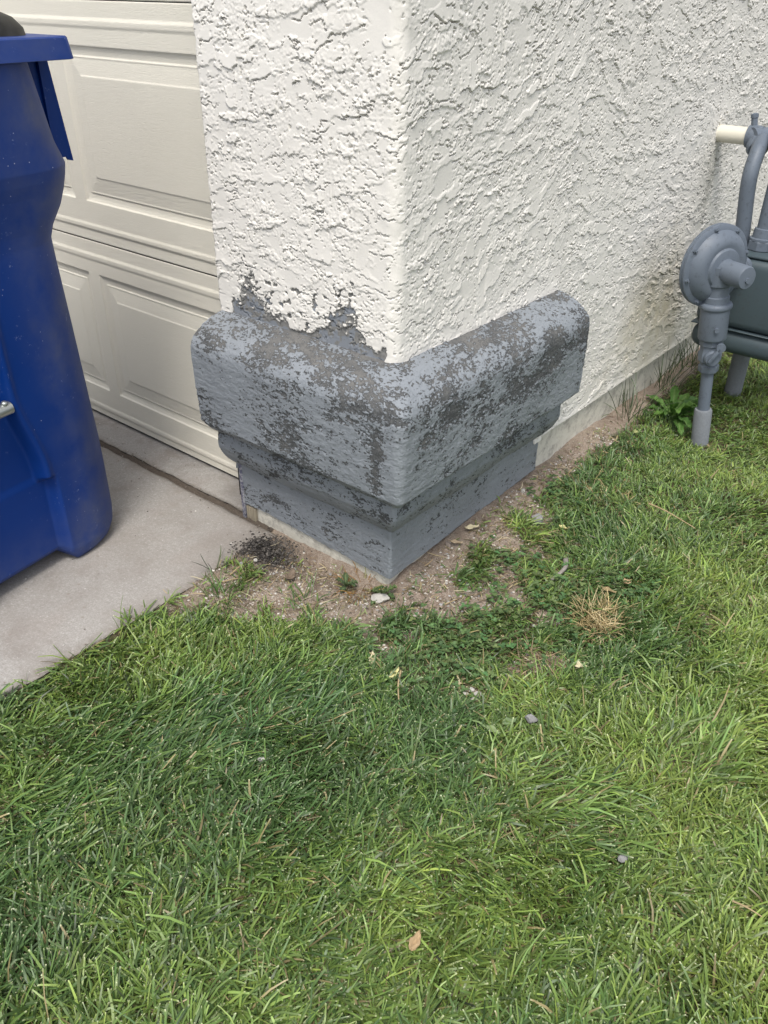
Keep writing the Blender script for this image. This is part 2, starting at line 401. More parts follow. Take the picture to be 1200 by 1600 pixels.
S = np.zeros((NL+NA+NR, len(sv))); PX = S.copy(); PY = S.copy(); NX = S.copy(); NY = S.copy()
tL = np.linspace(0, 1, NL, endpoint=False)[:, None]; tA = np.linspace(0, 1, NA, endpoint=False)[:, None]; tR = np.linspace(0, 1, NR)[:, None]
lx0 = -PW+np.interp(sv, [0, sl[-3]-.002, sl[-3]+.002, .7], [0, 0, .012, .014]); dm = pd[None]; rr = rc[None]
PX[:NL] = lx0+(dm-rr-lx0)*tL; PY[:NL] = -dm; NY[:NL] = -1
a = tA*math.pi/2
PX[NL:NL+NA] = dm-rr+rr*np.sin(a); PY[NL:NL+NA] = -(dm-rr)-rr*np.cos(a); NX[NL:NL+NA] = np.sin(a); NY[NL:NL+NA] = -np.cos(a)
PX[NL+NA:] = dm; PY[NL+NA:] = -(dm-rr)+(LT+dm-rr)*tR; NX[NL+NA:] = 1
SU = np.concatenate([np.broadcast_to(-(1-tL)*PW, (NL, len(sv))), np.broadcast_to(tA*.02, (NA, len(sv))), np.broadcast_to(.02+tR*LT, (NR, len(sv)))])
SV = np.broadcast_to(sv[None], SU.shape); ZZ = np.broadcast_to(pz[None], SU.shape)
fld = .38*fbm(SU*6.5+3, SV*9, 2, 199)+.42*fbm(SU*16, SV*30, 4, 201, .6)+.42*fbm(SU*55, SV*85, 4, 205, .65)
# how much paint is left: worn top slope and upper face, sounder at the foot
wear = np.interp(SV, [0, .02, .06, .11, .16, .27, .33, .40, .45, .50, .57], [-.16, -.10, -.01, -.03, .03, .07, .05, .03, .16, .22, .16])
bias = .56+wear+.02
bias = bias+np.where(SU > .10, -.10*np.exp(-((SV-.14)/.05)**2), 0)-.34*np.exp(-((SU+.035)/.012)**2)*sst(.14, .2, SV)*sst(.34, .28, SV)
bias = bias+.25*np.exp(-((SU-.012)/.018)**2)*sst(.12, .2, SV)-.10*np.exp(-((SU+.16)/.09)**2)*np.exp(-((SV-.04)/.03)**2)
bias = bias-.12*np.exp(-((SV-.555)/.02)**2)*(SU < 0)
paint = bias+.015+fld*.70
disp = .0026*fbm(SU*6, SV*6, 2, 211)+.0011*fbm(SU*40, SV*70, 4, 213)+.0014*sst(.46, .54, paint)+.0004*fbm(SU*230, SV*230, 2, 215)
disp *= sst(0, .012, SV)
PX += NX*nd_*disp; PY += NY*nd_*disp; ZZ = ZZ+nz_*disp
fb = np.clip((SV-sl[-3])/(sl[-2]-sl[-3]), 0, 1); ZZ = ZZ+fb*np.where(SU < 0, .014*np.clip(-SU/PW, 0, 1)+.002*fbm(SU*25, SU*0, 3, 221), .016*np.clip(SU/LT, 0, 1))
nu, nv = PX.shape
V = np.stack([PX, PY, ZZ], -1).reshape(-1, 3)
JS = [int(np.argmin(np.abs(sv-q))) for q in sl[8:]]
# closed ends
Fq = gridF(nu, nv)
me = npmesh('base_trim', V, Fq, True, dict(paint=paint.ravel(), top=(.22*sst(.15, .04, SV)-.08).ravel()))
bm = bmesh.new(); bm.from_mesh(me); BV = list(bm.verts)
for row, xe in ((0, None), (nu-1, None)):
    vs = [BV[row*nv+j] for j in range(nv)]
    if row == 0: b_ = [bm.verts.new((lx0[-1], .03, pz[-1])), bm.verts.new((-PW, .03, pz[0]))]
    else: b_ = [bm.verts.new((-.03, LT, pz[-1])), bm.verts.new((-.03, LT, pz[0]))]
    ring = vs+b_
    f = bm.faces.new(ring if row else ring[::-1]); f.smooth = False
for j in JS:
    for i in range(nu-1):
        e = bm.edges.get((BV[i*nv+j], BV[(i+1)*nv+j]))
        if e: e.smooth = False
la = bm.verts.layers.float.get('paint')
if la is not None:
    bm.verts.ensure_lookup_table()
    for v in list(bm.verts)[-4:]: v[la] = .6
bmesh.ops.recalc_face_normals(bm, faces=bm.faces)
bm.to_mesh(me); bm.free()
link('base_trim', me, M_TRIM, house)

# ---- garage door: sections of raised panels
SEC = .533; XR, PWID, PITCH = -.535, .545, .592
def door_section(k):
    z0 = k*SEC+(.0006 if k else .010); z1 = (k+1)*SEC-.0006
    fine = k < 3
    xs = np.concatenate([np.linspace(-3.0, -1.5, 200, endpoint=False), np.arange(-1.5, -.46, .0016 if fine else .006)])
    zs = np.arange(z0, z1, .0016 if fine else .006)
    X, Zz = np.meshgrid(xs, zs, indexing='ij'); q = Zz-k*SEC
    d = np.zeros_like(X)
    prof = lambda t, pts: np.interp(t, [a for a, b in pts], [b for a, b in pts])
    # horizontal ribs near both seams
    d += prof(q, [(0, -.003), (.002, -.0005), (.026, -.001), (.032, .0022), (.040, .0022), (.046, -.0), (.05, 0), (.478, 0), (.484, .002), (.493, .0022), (.500, -.0005), (.531, -.0005), (.533, -.003)])
    xx = ((X-XR) % PITCH)-PITCH                                   # -PITCH..0 within a panel bay
    ex = np.minimum(xx+PWID, -xx); ez = np.minimum(q-.100, (.444-q)); e = np.minimum(ex, ez)
    d += prof(e, [(-.02, 0), (0, 0), (.002, -.0028), (.010, -.0050), (.020, -.0058), (.0232, -.0030), (.025, -.0044), (.060, -.0010), (.0615, .0004), (1, .0004)])
    Yd = DD-d
    me = npmesh('door_section', np.stack([X, Yd, Zz], -1).reshape(-1, 3), gridF(len(xs), len(zs)), True)
    return me
door = empty('garage_door'); door.parent = house
for k in range(4): link('door_section', door_section(k), M_DOOR, door)
bm = bmesh.new(); b_box(bm, (-3.0, DD+.006, .0015), (-.46, DD+.02, .016), .003); bm_obj('bottom_seal', bm, M_RUB, door)
bm = bmesh.new(); b_box(bm, (-3.0, DD+.022, .008), (-.46, DD+.045, 2.132)); bm_obj('backing', bm, M_DARK, door)
bm = bmesh.new(); b_box(bm, (-PW-.0056, .006, .05), (-PW-.0005, DD-.004, 2.4)); bm_obj('weather_strip', bm, M_DARK, house)
bm = bmesh.new(); b_box(bm, (-3.1, .0, 2.15), (-PW, .2, 2.85), .004); bm_obj('door_header', bm, M_STUCCO, house)
# rotten jamb foot below the trim
jx = np.linspace(0, .032, 14); P = []
bm = bmesh.new()
for i in range(5):
    x0 = -PW+.016+i*.0065; b_box(bm, (x0, .003+.003*random.random(), -.045), (x0+.0057, .05, .028+.006*random.random()), .0012)
bm_obj('door_jamb', bm, M_WOOD, house)
bm = bmesh.new(); b_box(bm, (-PW+.003, .001, -.01), (-PW+.0145, .06, .17), .002)
m = N('flaking_violet_paint', .6, .3); m.col(m.mix(m.mr(m.noise(120, 4, .7), .45, .6), (.10, .10, .15), (.34, .34, .35))); bm_obj('jamb_cover', bm, m.m, house)

# ---------------------------------------------------------------- ground
BARE = [(300, 935, .05), (275, 950, .04), (345, 935, .06), (380, 950, .05), (450, 955, .05), (520, 955, .04), (345, 905, .055), (400, 930, .06), (440, 925, .07), (500, 905, .06), (460, 890, .06), (545, 935, .045), (590, 945, .04), (690, 930, .085), (745, 925, .06), (655, 955, .035),
        (770, 850, .05), (810, 800, .05), (850, 745, .05), (880, 730, .055), (930, 700, .05), (840, 815, .05), (600, 1010, .035), (618, 1045, .022), (850, 1030, .05), (740, 1078, .028), (1100, 965, .03), (938, 968, .034), (780, 920, .06), (860, 960, .04), (800, 850, .055), (850, 858, .045), (780, 890, .05), (905, 850, .03), (640, 985, .03), (800, 1040, .035), (575, 985, .025), (700, 880, .05), (760, 800, .04)]
CLOV = [(700, 1020, .10), (760, 985, .09), (820, 950, .09), (870, 900, .07), (860, 780, .05), (800, 870, .05), (660, 1050, .06), (900, 1000, .05), (985, 920, .06)]
def blobs(x, y, L, k=1.):
    s = np.zeros_like(x)
    for px, py, rr_ in L:
        g = G(px, py); s = np.maximum(s, np.exp(-((x-g[0])**2+(y-g[1])**2)/(rr_*k)**2))
    return s
EDGE_X = -.335
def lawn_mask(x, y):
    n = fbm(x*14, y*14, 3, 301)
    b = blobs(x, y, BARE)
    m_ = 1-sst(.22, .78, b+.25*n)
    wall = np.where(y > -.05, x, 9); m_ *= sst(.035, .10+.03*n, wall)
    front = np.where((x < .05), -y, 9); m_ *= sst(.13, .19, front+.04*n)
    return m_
def soil_h(x, y):
    h = -.016+.012*fbm(x*4, y*4, 3, 311)+.007*fbm(x*17, y*17, 2, 319)*sst(-.1, -.2, y-.3*(x > .2))+.005*fbm(x*22, y*22, 4, 313)
    for px, py, rr_, a_ in ((345, 905, .05, .016), (390, 880, .05, .02), (405, 862, .045, .030), (320, 930, .05, .012), (440, 900, .06, .008)):
        g = G(px, py); h = h+a_*np.exp(-((x-g[0])**2+(y-g[1])**2)/rr_**2)
    h = h+.03*sst(1.1, 1.9, y)*sst(-.1, .1, x)+(.030+.018*sst(0, .6, y))*sst(.20, .0, x)*sst(-.06, .10, y)
    h = h-.014*sst(-.10, -.03, y)*sst(.01, -.02, y)*sst(-.40, -.34, x)*sst(0, -.06, x)
    h = np.maximum(h, -.006-.5*np.abs(x-EDGE_X)+.004*fbm(x*30, y*30, 3, 317))
    h = np.where(x < EDGE_X-.02, h-.03*sst(EDGE_X-.02, EDGE_X-.07, x)*(y < -.14)-.06*sst(EDGE_X-.06, EDGE_X-.1, x), h)
    return h
def axis(lo, a, b, hi, f, c): return np.concatenate([np.linspace(lo, a, c, endpoint=False), np.arange(a, b, f), np.geomspace(1, hi-b+1, c)-1+b])
gx = np.concatenate([-np.geomspace(60, 1.2, 14, endpoint=False), np.arange(-1.2, 2.2, .008), 2.2+np.geomspace(.05, 58, 14)])
gy = np.concatenate([-np.geomspace(60, 2., 14, endpoint=False), np.arange(-2., 2.4, .008), 2.4+np.geomspace(.05, 58, 14)])
GX, GY = np.meshgrid(gx, gy, indexing='ij')
gz = soil_h(GX, GY); fade = sst(4, 3, np.maximum(np.abs(GX), np.abs(GY))); gz = gz*fade-.03*(1-fade)
g = G(405, 862); dk = np.exp(-((GX-g[0])**2+(GY-g[1])**2)/.055**2)+.8*np.exp(-((GX-g[0]-.05)**2+(GY-g[1]+.0)**2)/.04**2)
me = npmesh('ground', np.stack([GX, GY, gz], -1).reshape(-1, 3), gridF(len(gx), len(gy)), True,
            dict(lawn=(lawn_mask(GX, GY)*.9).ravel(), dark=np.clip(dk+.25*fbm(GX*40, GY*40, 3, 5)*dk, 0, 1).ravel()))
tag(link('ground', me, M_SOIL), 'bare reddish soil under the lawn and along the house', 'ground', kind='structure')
# driveway slab + garage threshold slab, a dirt filled joint between them
def slab(name, x0, x1, y0, y1, label, dirtf, ragged=0):
    f = lambda lo, hi, a, b, s: np.unique(np.concatenate([[lo, hi], np.linspace(lo, hi, 8), np.arange(max(lo, a), min(hi, b), s)]))
    xs = f(x0, x1, -1.6, x1, .008); ys = f(y0, y1, -1.4, .3, .008)
    X, Yy = np.meshgrid(xs, ys, indexing='ij')
    ew = np.minimum.reduce([x1-X, Yy-y0, y1-Yy]) if y0 > -1 else np.minimum(x1-X, y1-Yy)
    zz = -.004*sst(.012, 0, ew)+.0012*fbm(X*5, Yy*5, 3, 91)+.0006*fbm(X*60, Yy*60, 3, 93)
    X = X+np.where(X > x1-1e-6, .006*fbm(Yy*12, Yy*0, 4, 17), 0)
    Yy = Yy+np.where(np.abs(Yy-(y1 if y1 < 1 else y0)) < 1e-6, .005*fbm(X*14, X*0, 4, 27), 0)
    V = np.stack([X, Yy, zz], -1); nx_, ny_ = X.shape
    V = V.reshape(-1, 3); F_ = [gridF(nx_, ny_)]
    bot = V.copy(); bot[:, 2] = -.12
    i = np.arange(nx_-1); j = np.arange(ny_-1); n = len(V); q = []
    for a_, b_ in ((i*ny_, (i+1)*ny_), (i*ny_+ny_-1, (i+1)*ny_+ny_-1), (j, j+1), ((nx_-1)*ny_+j, (nx_-1)*ny_+j+1)):
        q.append(np.stack([a_, b_, b_+n, a_+n], -1))
    F_ += q
    me = npmesh(name, np.concatenate([V, bot]), [np.concatenate(F_)], True, dict(dirt=np.concatenate([dirtf(X, Yy).ravel(), np.zeros(n)])))
    tag(link(name, me, M_CONC), label, 'driveway', kind='structure')
g2 = G(405, 862)
dr = lambda X, Y_: np.clip(.9*sst(.05, 0, -Y_)*.8+sst(.035, 0, EDGE_X-X)*.8+1.1*np.exp(-((X-g2[0])**2+(Y_-g2[1])**2)/.09**2)+.25*sst(.1, .5, fbm(X*6, Y_*6, 3, 71)), 0, 1)
slab('driveway', -7, EDGE_X, -9, -.008, 'pale stained concrete driveway slab', dr)
slab('garage_threshold', -7, -PW+.03, .013, 3.0, 'concrete threshold strip beneath the garage door', lambda X, Y_: np.clip(sst(.03, 0, Y_)*.9+.6*sst(DD-.05, DD, Y_)*sst(0, .3, fbm(X*30, Y_*30, 3, 75))+.4*sst(.1, .5, fbm(X*9, Y_*9, 3, 77)), 0, 1))
js = np.linspace(-3, EDGE_X-.03, 500); JX, JT = np.meshgrid(js, np.linspace(-.016, .021, 8), indexing='ij')
m = N('joint_dirt', .95, .1); m.col(m.mix(m.noise(150, 4, .8), (.03, .026, .022), (.16, .13, .105))); m.bump(m.noise(200, 3), .8, .003)
me = npmesh('joint_dirt', np.stack([JX, JT, -.006+.003*fbm(JX*60, JT*60, 3, 9)+0*JX], -1).reshape(-1, 3), gridF(500, 8), True)
tag(link('joint_dirt', me, m.m), 'dark dirt packed in the joint across the concrete', 'dirt', kind='stuff')

# ---------------------------------------------------------------- grass
def project(P):
    d = P-CLOC; zc = d @ FW
    return 600+CF*(d @ RT)/zc, 800-CF*(d @ UP)/zc, zc
def blades(P, L, W, az, t0, t1, col, tip, K=4, taper=.55, seedroll=.5):
    n = len(P); k = np.array([0, .3, .62, .93, 1.]) if K == 4 else np.arange(K+1)/K
    dk_ = np.diff(k, prepend=0)
    tilt = t0[:, None]+(t1-t0)[:, None]*k[None]**.9
    step = L[:, None]*dk_[None]
    dh = np.sin(tilt); dz = np.cos(tilt)
    hor = np.concatenate([np.zeros((n, 1)), np.cumsum(.5*(dh[:, 1:]+dh[:, :-1])*step[:, 1:], 1)], 1)
    ver = np.concatenate([np.zeros((n, 1)), np.cumsum(.5*(dz[:, 1:]+dz[:, :-1])*step[:, 1:], 1)], 1)
    swirl = rng.normal(0, .25, n)[:, None]*k[None]
    ca = np.cos(az[:, None]+swirl); sa = np.sin(az[:, None]+swirl)
    C = np.stack([P[:, None, 0]+hor*ca, P[:, None, 1]+hor*sa, P[:, None, 2]+np.maximum(ver, -.002)], -1)
    roll = rng.normal(0, seedroll, n)[:, None]
    sx = -sa*np.cos(roll)-ca*np.sin(roll)*np.cos(tilt); sy = ca*np.cos(roll)-sa*np.sin(roll)*np.cos(tilt); sz = np.sin(roll)*np.sin(tilt)
    wd = (W/2)[:, None]*np.interp(k, [0, .25, .75, 1], [.7, 1, .92, taper])[None]
    Sd = np.stack([sx, sy, sz], -1)*wd[..., None]
    V = np.stack([C-Sd, C+Sd], 2).reshape(-1, 3)
    base = (np.arange(n)*(2*(K+1)))[:, None]; kk = np.arange(K)[None]*2
    F = np.stack([base+kk, base+kk+1, base+kk+3, base+kk+2], -1).reshape(-1, 4)
    cc = np.repeat(col[:, None], K+1, 1)
    if tip is not None: cc[:, -1] = cc[:, -1]*(1-tip[:, None])+np.array([.60, .62, .38])*tip[:, None]
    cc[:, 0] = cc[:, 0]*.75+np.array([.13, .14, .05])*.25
    Cc = np.repeat(cc[:, :, None], 2, 2).reshape(-1, 3)
    return V, F, Cc
def lin(r_, g_, b_): return np.array([r_, g_, b_])
def lawn_colors(x, y, n):
    a = fbm(x*2.2, y*2.2, 3, 401); b = fbm(x*7, y*7, 3, 403)
    yel = np.clip(.27+.55*a+.24*sst(.15, 1.0, x+.25*y)+.25*b-.15*sst(-.25, -.7, y)*(x < .3)+rng.normal(0, .22, n), 0, 1)
    drk = lin(.066, .122, .038); mid = lin(.138, .208, .048); yl = lin(.205, .262, .058)
    c = np.where(yel[:, None] < .5, drk+(mid-drk)*(yel[:, None]*2), mid+(yl-mid)*(yel[:, None]*2-1))
    c = c*rng.uniform(.7, 1.35, n)[:, None]
    return c
def scatter(N_, x0, x1, y0, y1):
    return rng.uniform(x0, x1, N_), rng.uniform(y0, y1, N_)
VV, FF, CC = [], [], []; off = 0
def add(VFC):
    global off
    V, F, C = VFC; VV.append(V); FF.append(F+off); CC.append(C); off += len(V)
COMB = [(170, 1170, .11, 100, -45), (330, 1130, .10, 90, -60), (470, 1080, .07, 80, -70), (60, 1240, .08, 100, -20), (920, 1260, .08, 100, 35), (1080, 1150, .08, 90, -60)]
def sow(N_, box, Lm, Wm, kind='lawn', zoff=0):
    cs = .030; x, y = scatter(N_, *box)
    cellx = x[:N_//3]; celly = y[:N_//3]; pick = rng.integers(0, N_//3, N_) % max(1, int(N_/22))
    clump = rng.random(N_) < .78
    ox = rng.normal(0, .011, N_); oy = rng.normal(0, .011, N_)
    x = np.where(clump, cellx[pick]+ox, x); y = np.where(clump, celly[pick]+oy, y)
    caz = np.where(clump, np.arctan2(oy, ox), rng.uniform(0, 6.28, N_)); ctint = np.where(clump, rng.normal(0, .26, N_)[pick], 0.)
    ok = ~((x < .015) & (y > -.02)) & (x > EDGE_X+.004+.012*fbm(y*20, y*0, 2, 55))
    x, y, caz, ctint = x[ok], y[ok], caz[ok], ctint[ok]; m_ = lawn_mask(x, y)
    clv = blobs(x, y, CLOV)
    u_ = rng.random(len(x))
    if kind == 'dead': keep = u_ < .55+.45*m_
    else: keep = u_ < np.clip(m_*(1-.55*clv), 0.02, 1)
    x, y, m_, clv, caz, ctint = x[keep], y[keep], m_[keep], clv[keep], caz[keep], ctint[keep]; n = len(x)
    P = np.stack([x, y, soil_h(x, y)+zoff], -1)
    px, py, zc = project(P)
    fl = fbm(x*2.6+5, y*2.6, 2, 421)*2.6+fbm(x*9, y*9, 2, 423)*1.3
    az = R(65)+fl+rng.normal(0, .8, n)
    vx = np.cos(az)+.9*np.cos(caz); vy = np.sin(az)+.9*np.sin(caz)
    comb = np.zeros(n)
    for qx, qy, rr_, dx_, dy_ in COMB:
        g0 = G(qx, qy); d0 = G(qx+dx_, qy+dy_)-g0; d0 = d0/np.hypot(d0[0], d0[1])
        wgt = sst(.15, .6, np.exp(-((x-g0[0])**2+(y-g0[1])**2)/rr_**2)+.25*fbm(x*11, y*11, 2, 445)); comb = np.maximum(comb, wgt)
        vx = vx+1.7*wgt*d0[0]; vy = vy+1.7*wgt*d0[1]
    az = np.arctan2(vy, vx)
    lay = np.clip(.68+.5*fbm(x*3.1, y*3.1, 2, 431), 0, 1)             # how far the sward is laid over
    short = sst(.35, 1.1, y+.25*x)                                   # cropped by the far wall
    L = Lm*rng.gamma(9, 1/9., n)*(1+.30*comb)*(.45+.55*m_)*(1-.45*short)*(1-.35*clv)
    W = Wm*rng.uniform(.55, 1.25, n)
    t0 = np.clip(rng.normal(.42+.48*lay+.25*comb, .28, n), .02, 1.4)*(1-.3*short); t1 = np.clip(t0+rng.normal(.55+.45*lay, .3, n), .1, 1.72)
    if kind == 'dead':
        c = np.where(rng.random(n)[:, None] < .35, lin(.30, .235, .12), lin(.13, .11, .055))*rng.uniform(.5, 1.3, n)[:, None]
        t0 = rng.uniform(.9, 1.4, n); t1 = rng.uniform(1.35, 1.6, n); tip = None; az = rng.uniform(0, 6.28, n)
    else:
        c = lawn_colors(x, y, n)*(1+ctint[:, None])*(1-.12*comb[:, None]*np.array([1.2, .6, .0])); tip = (rng.random(n) < .55)*rng.uniform(.3, 1., n)
        st = rng.random(n) < .03+.10*(1-m_); c[st] = lin(.30, .25, .12)*rng.uniform(.5, 1.1, st.sum())[:, None]
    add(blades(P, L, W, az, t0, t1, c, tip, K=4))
near = (-.36, 1.15, -1.25, .45)
sow(125000, near, .037, .0031); sow(80000, near, .026, .0029)
sow(40000, near, .026, .0016, 'dead')
sow(85000, (0.0, .95, .3, 2.3), .038, .0029)
sow(16000, (0.0, .95, .3, 2.3), .04, .0022, 'dead')
sow(26000, (-.36, 2.2, -2.0, -1.2), .045, .005); sow(30000, (1.1, 2.2, -1.25, .02), .045, .005); sow(34000, (.9, 2.2, 0, 2.4), .045, .005); sow(16000, (0, 2.2, 2.3, 4), .05, .007)
me = npmesh('grass', np.concatenate(VV), np.concatenate(FF), True, None, dict(col=np.concatenate(CC)))
tag(link('grass', me, M_GRASS), 'mown green lawn grass of laid-over blades with pale cut tips', 'grass', kind='stuff')

def tuft(name, centre, n, rad, Lm, Wm, cols, label, cat, up=.2, spread=.9, group=None, kind=None, mess=.6):
    cx, cy = centre[0], centre[1]
    th = rng.uniform(0, 6.28, n); rr_ = rad*np.sqrt(rng.random(n))
    x = rr_*np.cos(th); y = rr_*np.sin(th); z0 = soil_h(np.array([cx]), np.array([cy]))[0]
    P = np.stack([x, y, soil_h(x+cx, y+cy)-z0-.003], -1)
    L = Lm*rng.uniform(.45, 1.25, n); W = Wm*rng.uniform(.6, 1.2, n)
    t0 = np.abs(rng.normal(up, .3, n)); t1 = t0+np.abs(rng.normal(spread, .4, n))
    ci = rng.integers(0, len(cols), n); c = np.array(cols)[ci]*rng.uniform(.7, 1.3, n)[:, None]
    V, F, C = blades(P, L, W, th+rng.normal(0, mess, n), t0, t1, c, None, K=6, taper=.25)
    o = link(name, npmesh(name, V, F, True, None, dict(col=C)), M_GRASS if cols[0][1] > cols[0][0] else M_DRY)
    o.location = (cx, cy, z0)
    return tag(o, label, cat, group, kind)
STRAW = [(.46, .36, .18), (.52, .43, .25), (.36, .27, .13), (.30, .25, .12)]
BROWN = [(.30, .22, .13), (.24, .17, .10), (.36, .28, .18)]
DKG = [(.045, .07, .028), (.06, .095, .035), (.04, .06, .028), (.075, .10, .04)]
GRN = [(.10, .18, .045), (.14, .22, .06), (.075, .14, .04)]
tuft('straw_tuft', G(938, 965), 1000, .040, .062, .0017, STRAW, 'largest golden straw tuft, beside the brown dead patch in the lawn', 'dry grass', .9, .9, None, None, 2.2)
tuft('straw_tuft', G(855, 1035), 260, .05, .05, .0018, BROWN, 'flat patch of brown dead grass in front of the golden straw tuft', 'dry grass', 1.15, .4, None, None, 2.2)
tuft('straw_tuft', G(950, 780), 150, .05, .04, .0020, STRAW, 'small orange dry tuft midway between the trim and the broad-leaf weed', 'dry grass', .6, .9)
tuft('straw_tuft', G(560, 905), 130, .035, .05, .0018, [(.30, .17, .06), (.25, .15, .06), (.2, .2, .06)], 'rusty dry stems under the front corner of the trim', 'dry grass', .7, .7)
for q, lb in (((955, 655), 'dark grassy weeds against the foundation, nearest the grey trim'), ((1000, 610), 'tallest dark grassy weeds against the foundation'), ((1040, 585), 'dark grassy weeds against the foundation behind the broad-leaf weed')):
    gq = G(*q); tuft('wall_grass', (max(gq[0], .03), gq[1]), 46, .05, .14, .0024, DKG, lb, 'weeds', .25, .6, 'grassy weeds along the foundation')
for q, n_, lb in (((345, 935), 60, 'sparse green sprig growing beside the slab edge on bare soil'), ((480, 940), 22, 'thin grass sprout alone in the bare soil below the dirt pile'), ((300, 985), 40, 'dark sprig leaning over the driveway edge')):
    tuft('grass_sprig', G(*q), n_, .03, .06, .0024, GRN if n_ != 40 else DKG, lb, 'weeds', .3, .8)
tuft('grass_sprig', G(335, 893), 9, .006, .06, .0024, DKG, 'single dark sprout at the driveway edge beside the dirt pile', 'weeds', .2, .6)
tuft('grass_sprig', G(120, 1075), 7, .006, .05, .0022, DKG, 'lone wiry sprout at the lower end of the driveway edge', 'weeds', .4, .8)

# clover: trefoil leaves in the thin turf
def leaf_disc(n, lobes=10):
    t = np.linspace(0, 2*math.pi, lobes, endpoint=False); return np.stack([np.cos(t)*.5+.5, np.sin(t)*.42, np.zeros(lobes)], -1)
nC = 3800; cx, cy = scatter(nC*4, -.05, .6, -.35, .75)
cm = blobs(cx, cy, CLOV); kp = (rng.random(len(cx)) < cm*.85*sst(-.35, .25, fbm(cx*16, cy*16, 3, 611))) & ~((cx < .03) & (cy > -.03)) & (blobs(cx, cy, BARE[:1], .5) < .5); cx, cy = cx[kp][:nC], cy[kp][:nC]; n = len(cx)
D = leaf_disc(0); lv = []; lf = []; lc = []; o_ = 0
for i in range(n):
    h = random.uniform(.003, .026); s = random.uniform(.004, .0092); a0 = random.uniform(0, 6.28); zb = float(soil_h(np.array([cx[i]]), np.array([cy[i]]))[0])+h
    cbase = np.array([random.uniform(.065, .12), .15, .052])*random.uniform(.6, 1.45)
    for t in range(3):
        a = a0+t*2.094+random.uniform(-.2, .2); tl = random.uniform(-.15, .5)
        ca, sa = math.cos(a), math.sin(a); ct, s_ = math.cos(tl), math.sin(tl)
        Q = D*s; fold = np.abs(Q[:, 1])*.35
        X_ = Q[:, 0]*ct; Zz = Q[:, 0]*s_+fold
        lv.append(np.stack([cx[i]+X_*ca-Q[:, 1]*sa, cy[i]+X_*sa+Q[:, 1]*ca, zb+Zz], -1)); lf.append(np.arange(10)+o_); o_ += 10; lc.append(np.repeat(cbase[None], 10, 0))
me = npmesh('clover', np.concatenate(lv), np.array(lf), False, None, dict(col=np.concatenate(lc)))
tag(link('clover', me, M_LEAF), 'low dark green clover patches in the thin turf by the trim corner', 'clover', kind='stuff')

# grit and crumbs on bare soil
def grit(name, n, box, fdens, s0, s1, pal, label, mat, zf=soil_h):
    x, y = scatter(n, *box); kp = rng.random(n) < fdens(x, y); x, y = x[kp], y[kp]; n = len(x)
    base = np.array([(1, 0, 0), (-1, 0, 0), (0, 1, 0), (0, -1, 0), (0, 0, 1), (0, 0, -1)], float)
    tri = np.array([(0, 2, 4), (2, 1, 4), (1, 3, 4), (3, 0, 4), (2, 0, 5), (1, 2, 5), (3, 1, 5), (0, 3, 5)])
    s = (s0+(s1-s0)*rng.random(n)**3)[:, None, None]
    V = base[None]*s*rng.uniform(.55, 1.2, (n, 6, 1)); V[..., 2] *= .7
    a = rng.uniform(0, 6.28, n)[:, None]; X_ = V[..., 0]*np.cos(a)-V[..., 1]*np.sin(a); Y_ = V[..., 0]*np.sin(a)+V[..., 1]*np.cos(a)
    V = np.stack([X_+x[:, None], Y_+y[:, None], V[..., 2]+zf(x, y)[:, None]+s[:, 0]*.25], -1).reshape(-1, 3)
    F = (tri[None]+(np.arange(n)*6)[:, None, None]).reshape(-1, 3)
    p_ = np.array(pal)[rng.integers(0, len(pal), n)]*rng.uniform(.7, 1.2, n)[:, None]
    me = npmesh(name, V, F, False, None, dict(col=np.repeat(p_[:, None], 6, 1).reshape(-1, 3)))
    return tag(link(name, me, mat), label, 'gravel', kind='stuff')
outside = lambda x, y: ~((x < .006) & (y > .0)) & (x > EDGE_X-.03)
grit('soil_grit', 110000, (-.40, .5, -.36, 1.2), lambda x, y: .55*sst(.15, .6, blobs(x, y, BARE))*outside(x, y)+.01*outside(x, y), .0006, .0045,
     [(.40, .36, .31), (.32, .26, .21), (.24, .18, .14), (.55, .52, .47), (.16, .13, .105), (.36, .35, .34)], 'fine pale and reddish grit scattered over the bare soil', M_GRIT)
gd = G(405, 862)
dirt_h = lambda x, y: np.maximum(soil_h(x, y), .0*(x < EDGE_X))+.020*np.exp(-((x-gd[0]-.016)**2+(y-gd[1]-.002)**2)/.040**2)*rng.random(x.shape)**.4
o = grit('dirt_pile', 22000, (gd[0]-.12, gd[0]+.14, gd[1]-.12, gd[1]+.12), lambda x, y: np.exp(-(((x-gd[0]-.016)/.048)**2+((y-gd[1]-.006)/.045)**2))*(y < .0), .0007, .0045,
         [(.05, .046, .042), (.08, .073, .066), (.13, .118, .105), (.035, .032, .03)], 'pile of dark crumbly dirt at the rotten jamb foot', M_GRIT, dirt_h)
o['category'] = 'dirt'
flat0 = lambda x, y: x*0+.0005
grit('driveway_grit', 2600, (-1.3, EDGE_X, -.8, .09), lambda x, y: .10+.8*sst(.05, 0, np.abs(y+.0))+.5*sst(.05, 0, EDGE_X-x)+.25*(y > 0.01), .0006, .0028,
     [(.22, .18, .15), (.12, .10, .085), (.55, .52, .48)], 'fine grit lying on the concrete driveway and its joint', M_GRIT, flat0)

